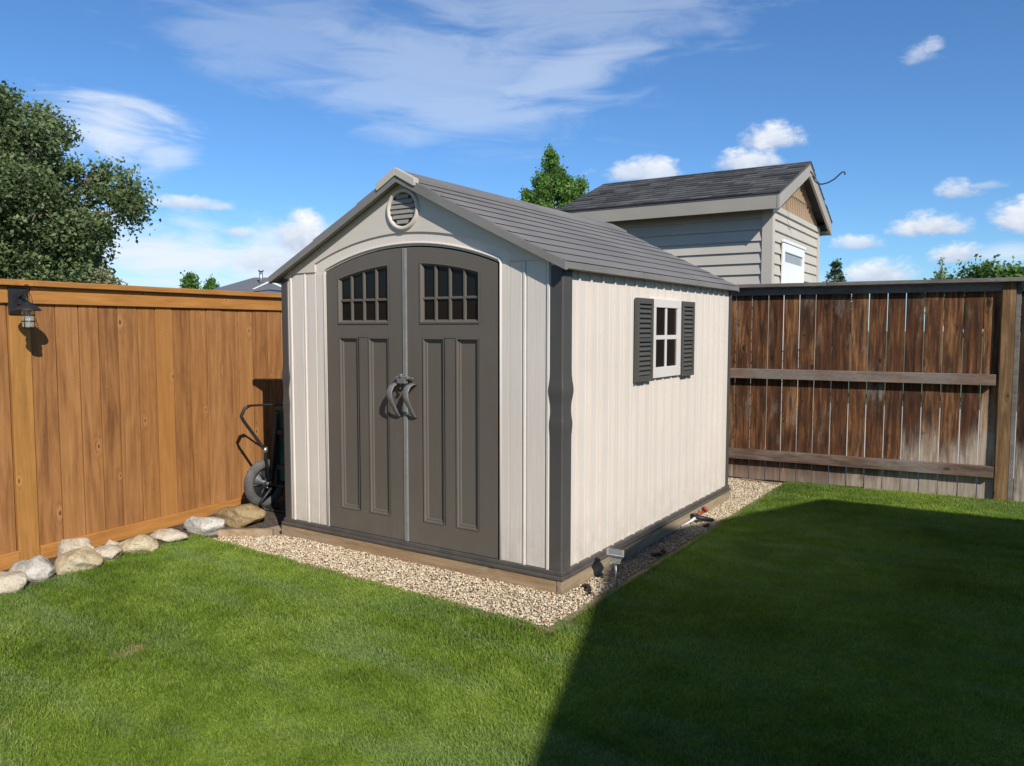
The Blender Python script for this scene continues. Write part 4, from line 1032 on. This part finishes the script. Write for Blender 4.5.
# ------------------------------------------------------------------ trees
def tree(name, label, cat, base, lobes, mat, nclu, nleaf, leaf, clus, trunk_r, trunk_top, group=None, trunk=True, squash=.8, up=0):
    root = thing(name, label, cat, tuple(base), group); base = Vector(base)
    tot = sum(l[3] ** 2 for l in lobes); VV = []; CC = []; cen = []
    for (x, y, z, r) in lobes:
        k = max(3, int(nclu * r * r / tot))
        for _ in range(k):
            v = RNG.normal(size=3); v /= np.linalg.norm(v); rr = r * RNG.uniform(.35, 1.0) ** .5
            cen.append((np.array([x, y, z]) + v * rr * np.array([1, 1, squash]), RNG.uniform(.6, 1.25) * clus, RNG.uniform(0, 1)))
    per = max(6, nleaf // len(cen))
    for c_, cr, tone in cen:
        o = RNG.normal(size=(per, 3)) * cr * .5; P = c_ + o
        a = RNG.normal(size=(per, 3)); a /= np.linalg.norm(a, axis=1)[:, None]; b = RNG.normal(size=(per, 3)); b[:, 2] += up
        b -= a * (a * b).sum(1)[:, None]; b /= np.linalg.norm(b, axis=1)[:, None]
        s = RNG.uniform(.6, 1.3, per)[:, None] * leaf
        nrm = np.cross(a, b)
        q = np.stack([P - b * s * .55, P + a * s * .34 + nrm * s * .08, P + b * s * .55, P - a * s * .34 + nrm * s * .08], 1)
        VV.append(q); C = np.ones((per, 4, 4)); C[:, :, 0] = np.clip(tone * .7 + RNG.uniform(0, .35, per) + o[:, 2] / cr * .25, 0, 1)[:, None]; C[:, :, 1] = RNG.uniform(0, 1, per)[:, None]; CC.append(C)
    V = np.concatenate(VV); C = np.concatenate(CC); k = len(V)
    np_mesh('crown', V.reshape(-1, 3), np.arange(k * 4), np.full(k, 4), M[mat], C.reshape(-1, 4), parent=root)
    if trunk:
        mb = MB(); top = Vector((base.x + trunk_r * .6, base.y, trunk_top))
        ps = [base.lerp(top, t) + Vector((math.sin(t * 5) * trunk_r * .5, math.cos(t * 4) * trunk_r * .4, 0)) for t in lin(0, 1, 8)]
        mb.tube(ps, [trunk_r * (1.25 if i == 0 else 1 - .07 * i) for i in range(8)], 12)
        for (x, y, z, r) in lobes:
            e = Vector((x, y, z)); t = min(.95, max(.35, .55 + random.uniform(-.1, .2))); s0 = base.lerp(top, t)
            if e.z < s0.z: s0 = base.lerp(top, .35)
            md = s0.lerp(e, .5) + Vector((random.uniform(-.1, .1), random.uniform(-.1, .1), .1)) * r * 1.2
            mb.tube([s0, s0.lerp(md, .6), md, md.lerp(e, .6), e + (e - md) * .25], [trunk_r * .5, trunk_r * .4, trunk_r * .3, trunk_r * .2, trunk_r * .05], 7)
            for _ in range(5):
                v = Vector(RNG.normal(size=3)).normalized() * r * .8; mb.tube([e, e + v * .5 + Vector((0, 0, .05)), e + v], [trunk_r * .13, trunk_r * .08, trunk_r * .02], 5)
        mb.build('trunk', M['bark'], root)
    return root
er = Vector((.835, .55, 0)); ef = Vector((-.55, .835, 0))
def lob(O, items, sc):    # items: right, height, away, radius (metres/sc)
    return [(*(O + er * a * sc + ef * c_ * sc + Vector((0, 0, b * sc))), r * sc) for a, b, c_, r in items]
TB = Vector((-15.45, 4.84, G))
big = [(.9, 4.7, -.9, .7), (.3, 4.9, -1.1, .8), (1.3, 4.2, -.7, .6), (-.5, 4.9, -1.2, .9), (-.4, 6.4, 0, .95), (.55, 6.25, .4, .72), (1.0, 5.75, -.3, .55), (-1.6, 5.7, .3, 1.3), (.25, 5.2, 0, 1.2), (1.05, 4.55, .5, .5), (2.1, 5.05, 0, .52), (2.7, 4.9, .3, .48), (3.05, 4.4, 0, .36),
       (2.3, 3.85, -.2, .50), (1.7, 3.6, 0, .80), (.6, 3.5, .2, 1.2), (1.95, 2.75, 0, .55), (-.7, 3.2, -.5, 1.3), (1.1, 2.6, .2, .9), (-2.3, 4.2, 0, 1.6), (-.6, 4.6, .9, 1.3), (.2, 1.9, .2, 1.1), (1.6, 1.9, .3, .8)]
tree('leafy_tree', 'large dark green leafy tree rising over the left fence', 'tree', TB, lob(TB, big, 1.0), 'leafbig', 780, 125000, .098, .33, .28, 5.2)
OB = Vector((-13.25, 5.95, G))
tree('flowering_shrub', 'pale yellowish shrub at the right foot of the large leafy tree', 'shrub', OB, lob(OB, [(0, 2.65, 0, .30), (-.4, 2.6, .2, .4), (.25, 2.5, 0, .22), (0, 1.9, 0, .6)], 1.0), 'leafpale', 60, 4200, .07, .16, .06, 2.2)
PB = Vector((-6.74, 15.37, G))
pop = [(.02, 6.5, 0, .12), (.32, 6.0, 0, .14), (.3, 5.75, 0, .2), (-.32, 5.85, 0, .13), (-.3, 5.6, 0, .2), (.8, 5.65, 0, .12), (-.62, 5.45, 0, .14), (.02, 6.3, 0, .16), (-.02, 6.0, 0, .26), (.05, 5.6, 0, .46), (-.25, 5.3, 0, .45), (.38, 5.45, .1, .32), (.72, 5.35, 0, .26), (.62, 5.0, 0, .42), (-.55, 5.05, 0, .32), (-.6, 4.7, 0, .40), (0, 4.8, 0, .62), (.5, 4.4, 0, .55), (-.3, 4.2, 0, .6), (.1, 3.5, 0, .8)]
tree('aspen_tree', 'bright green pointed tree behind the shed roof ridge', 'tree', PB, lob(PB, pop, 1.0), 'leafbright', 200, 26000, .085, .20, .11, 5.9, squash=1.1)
S1 = Vector((-35.8, 23.64, G)); tree('young_tree', 'taller left one of two small round-topped trees above the left fence', 'tree', S1, lob(S1, [(0, 4.55, 0, .16), (0, 4.3, 0, .27), (-.12, 4.0, 0, .32), (.1, 3.9, 0, .32), (0, 3.3, 0, .5)], 1.0), 'leafbright', 60, 3500, .16, .3, .09, 4.0, 'pair of small distant trees')
S2 = Vector((-34.9, 24.25, G)); tree('young_tree', 'shorter right one of two small round-topped trees above the left fence', 'tree', S2, lob(S2, [(.1, 4.25, 0, .15), (.1, 4.0, 0, .26), (.05, 3.75, 0, .30), (.15, 3.3, 0, .5)], 1.0), 'leafbright', 50, 3000, .16, .28, .09, 3.8, 'pair of small distant trees')
CB = Vector((-1.55, 28.2, G)); con = [(0, 4.05 - i * .22, 0, .10 + i * .085) for i in range(12)]
tree('spruce_tree', 'small dark conical spruce between the outbuilding and the corner post', 'tree', CB, lob(CB, con, 1.0), 'leafcon', 160, 9000, .10, .16, .1, 3.8, squash=.6, up=.5)
KB = Vector((3.57, 9.8, G))
tree('spindly_tree', 'thin wispy sapling top poking over the back fence', 'tree', KB, [(3.57, 9.8, 2.52, .05), (3.55, 9.8, 2.40, .06), (3.53, 9.8, 2.28, .06), (3.52, 9.8, 2.18, .09), (3.42, 9.8, 2.12, .10), (3.65, 9.8, 2.15, .07), (3.78, 9.8, 2.10, .05), (3.5, 9.8, 1.9, .2)], 'leafshrub', 60, 700, .035, .05, .02, 2.45)
def bush(B, items, label, nl=7000):
    tree('bushy_tree', label, 'tree', B, [(B[0] + a, B[1] + c_, b, r) for a, b, c_, r in items], 'leafshrub', 110, nl, .085, .20, .07, 2.0, 'bushy green trees behind the corner post')
bush(Vector((3.75, 14.9, G)), [(-.45, 2.35, 0, .30), (-.05, 2.5, .1, .34), (-.35, 2.0, 0, .5), (.1, 2.0, 0, .55), (-.7, 2.2, 0, .2)], 'left bushy green tree behind the right end of the back fence')
bush(Vector((4.35, 14.7, G)), [(-.1, 2.6, 0, .30), (.2, 2.45, .1, .34), (.0, 2.0, 0, .55), (.55, 2.3, 0, .25), (.35, 1.9, 0, .5)], 'tallest bushy green tree behind the corner post of the back fence', 8000)
bush(Vector((5.2, 15.4, G)), [(-.1, 2.25, 0, .25), (.2, 2.35, .1, .34), (.0, 1.8, 0, .55), (.75, 2.1, 0, .35)], 'right bushy green tree behind the corner post at the picture edge')

# ------------------------------------------------------------------ the house beside the lawn that throws the big shadow
hs = thing('neighbouring_house', 'beige sided house right of the lawn whose gable shadow falls over the grass', 'house', (7.9, -2.0, G))
HT = Matrix.Translation((7.575, -2.05, 0)) @ Matrix.Rotation(rad(3.5), 4, 'Z')      # local y along the gable, +x away from the lawn
PH = 4.40; hm = .317
def hz(y): return PH - hm * max(abs(y), .34)
YL, YR = 3.03, -5.2
mb = MB(); mb.prism([(YR + .35, G), (YL - .35, G), (YL - .35, hz(YL - .35) - .12), (.34, hz(0) - .12), (-.34, hz(0) - .12), (YR + .35, hz(YR + .35) - .12)], .30, 8, 'x'); mb.build('wall', M['siding'], hs, xf=HT)
mb = MB()
for a, b in ((0, YL), (0, YR)):
    c_ = math.copysign(.34, b); mb.prism([(a, hz(0)), (c_, hz(0)), (b, hz(b)), (b, hz(b) - .11), (c_, hz(0) - .11), (a, hz(0) - .11)], 0, 8.3, 'x')
mb.build('roof', M['shingle'], hs, xf=HT)
mb = MB()
for a, b in ((0, YL), (0, YR)): mb.prism([(a, hz(0) - .02), (math.copysign(.34, b), hz(0) - .02), (b, hz(b) - .02), (b, hz(b) - .2), (math.copysign(.34, b), hz(0) - .2), (a, hz(0) - .2)], -.03, -.001, 'x')
mb.build('barge_board', M['fascia'], hs, xf=HT)
mb = MB(); mb.box(.27, .297, -1.6, .2, .9, 2.1); wf = mb.build('window', M['whitep'], hs, xf=HT)
mb = MB(); mb.box(.255, .268, -1.5, .1, 1.0, 2.0); mb.build('pane', M['glass'], wf, xf=HT)

# ------------------------------------------------------------------ render settings
SC.view_settings.view_transform = 'Standard'; SC.view_settings.look = 'None'; SC.view_settings.exposure = 0; SC.view_settings.gamma = 1
SC.render.film_transparent = False
SC.cycles.max_bounces = 8; SC.cycles.transparent_max_bounces = 8
SC.cycles.use_denoising = True
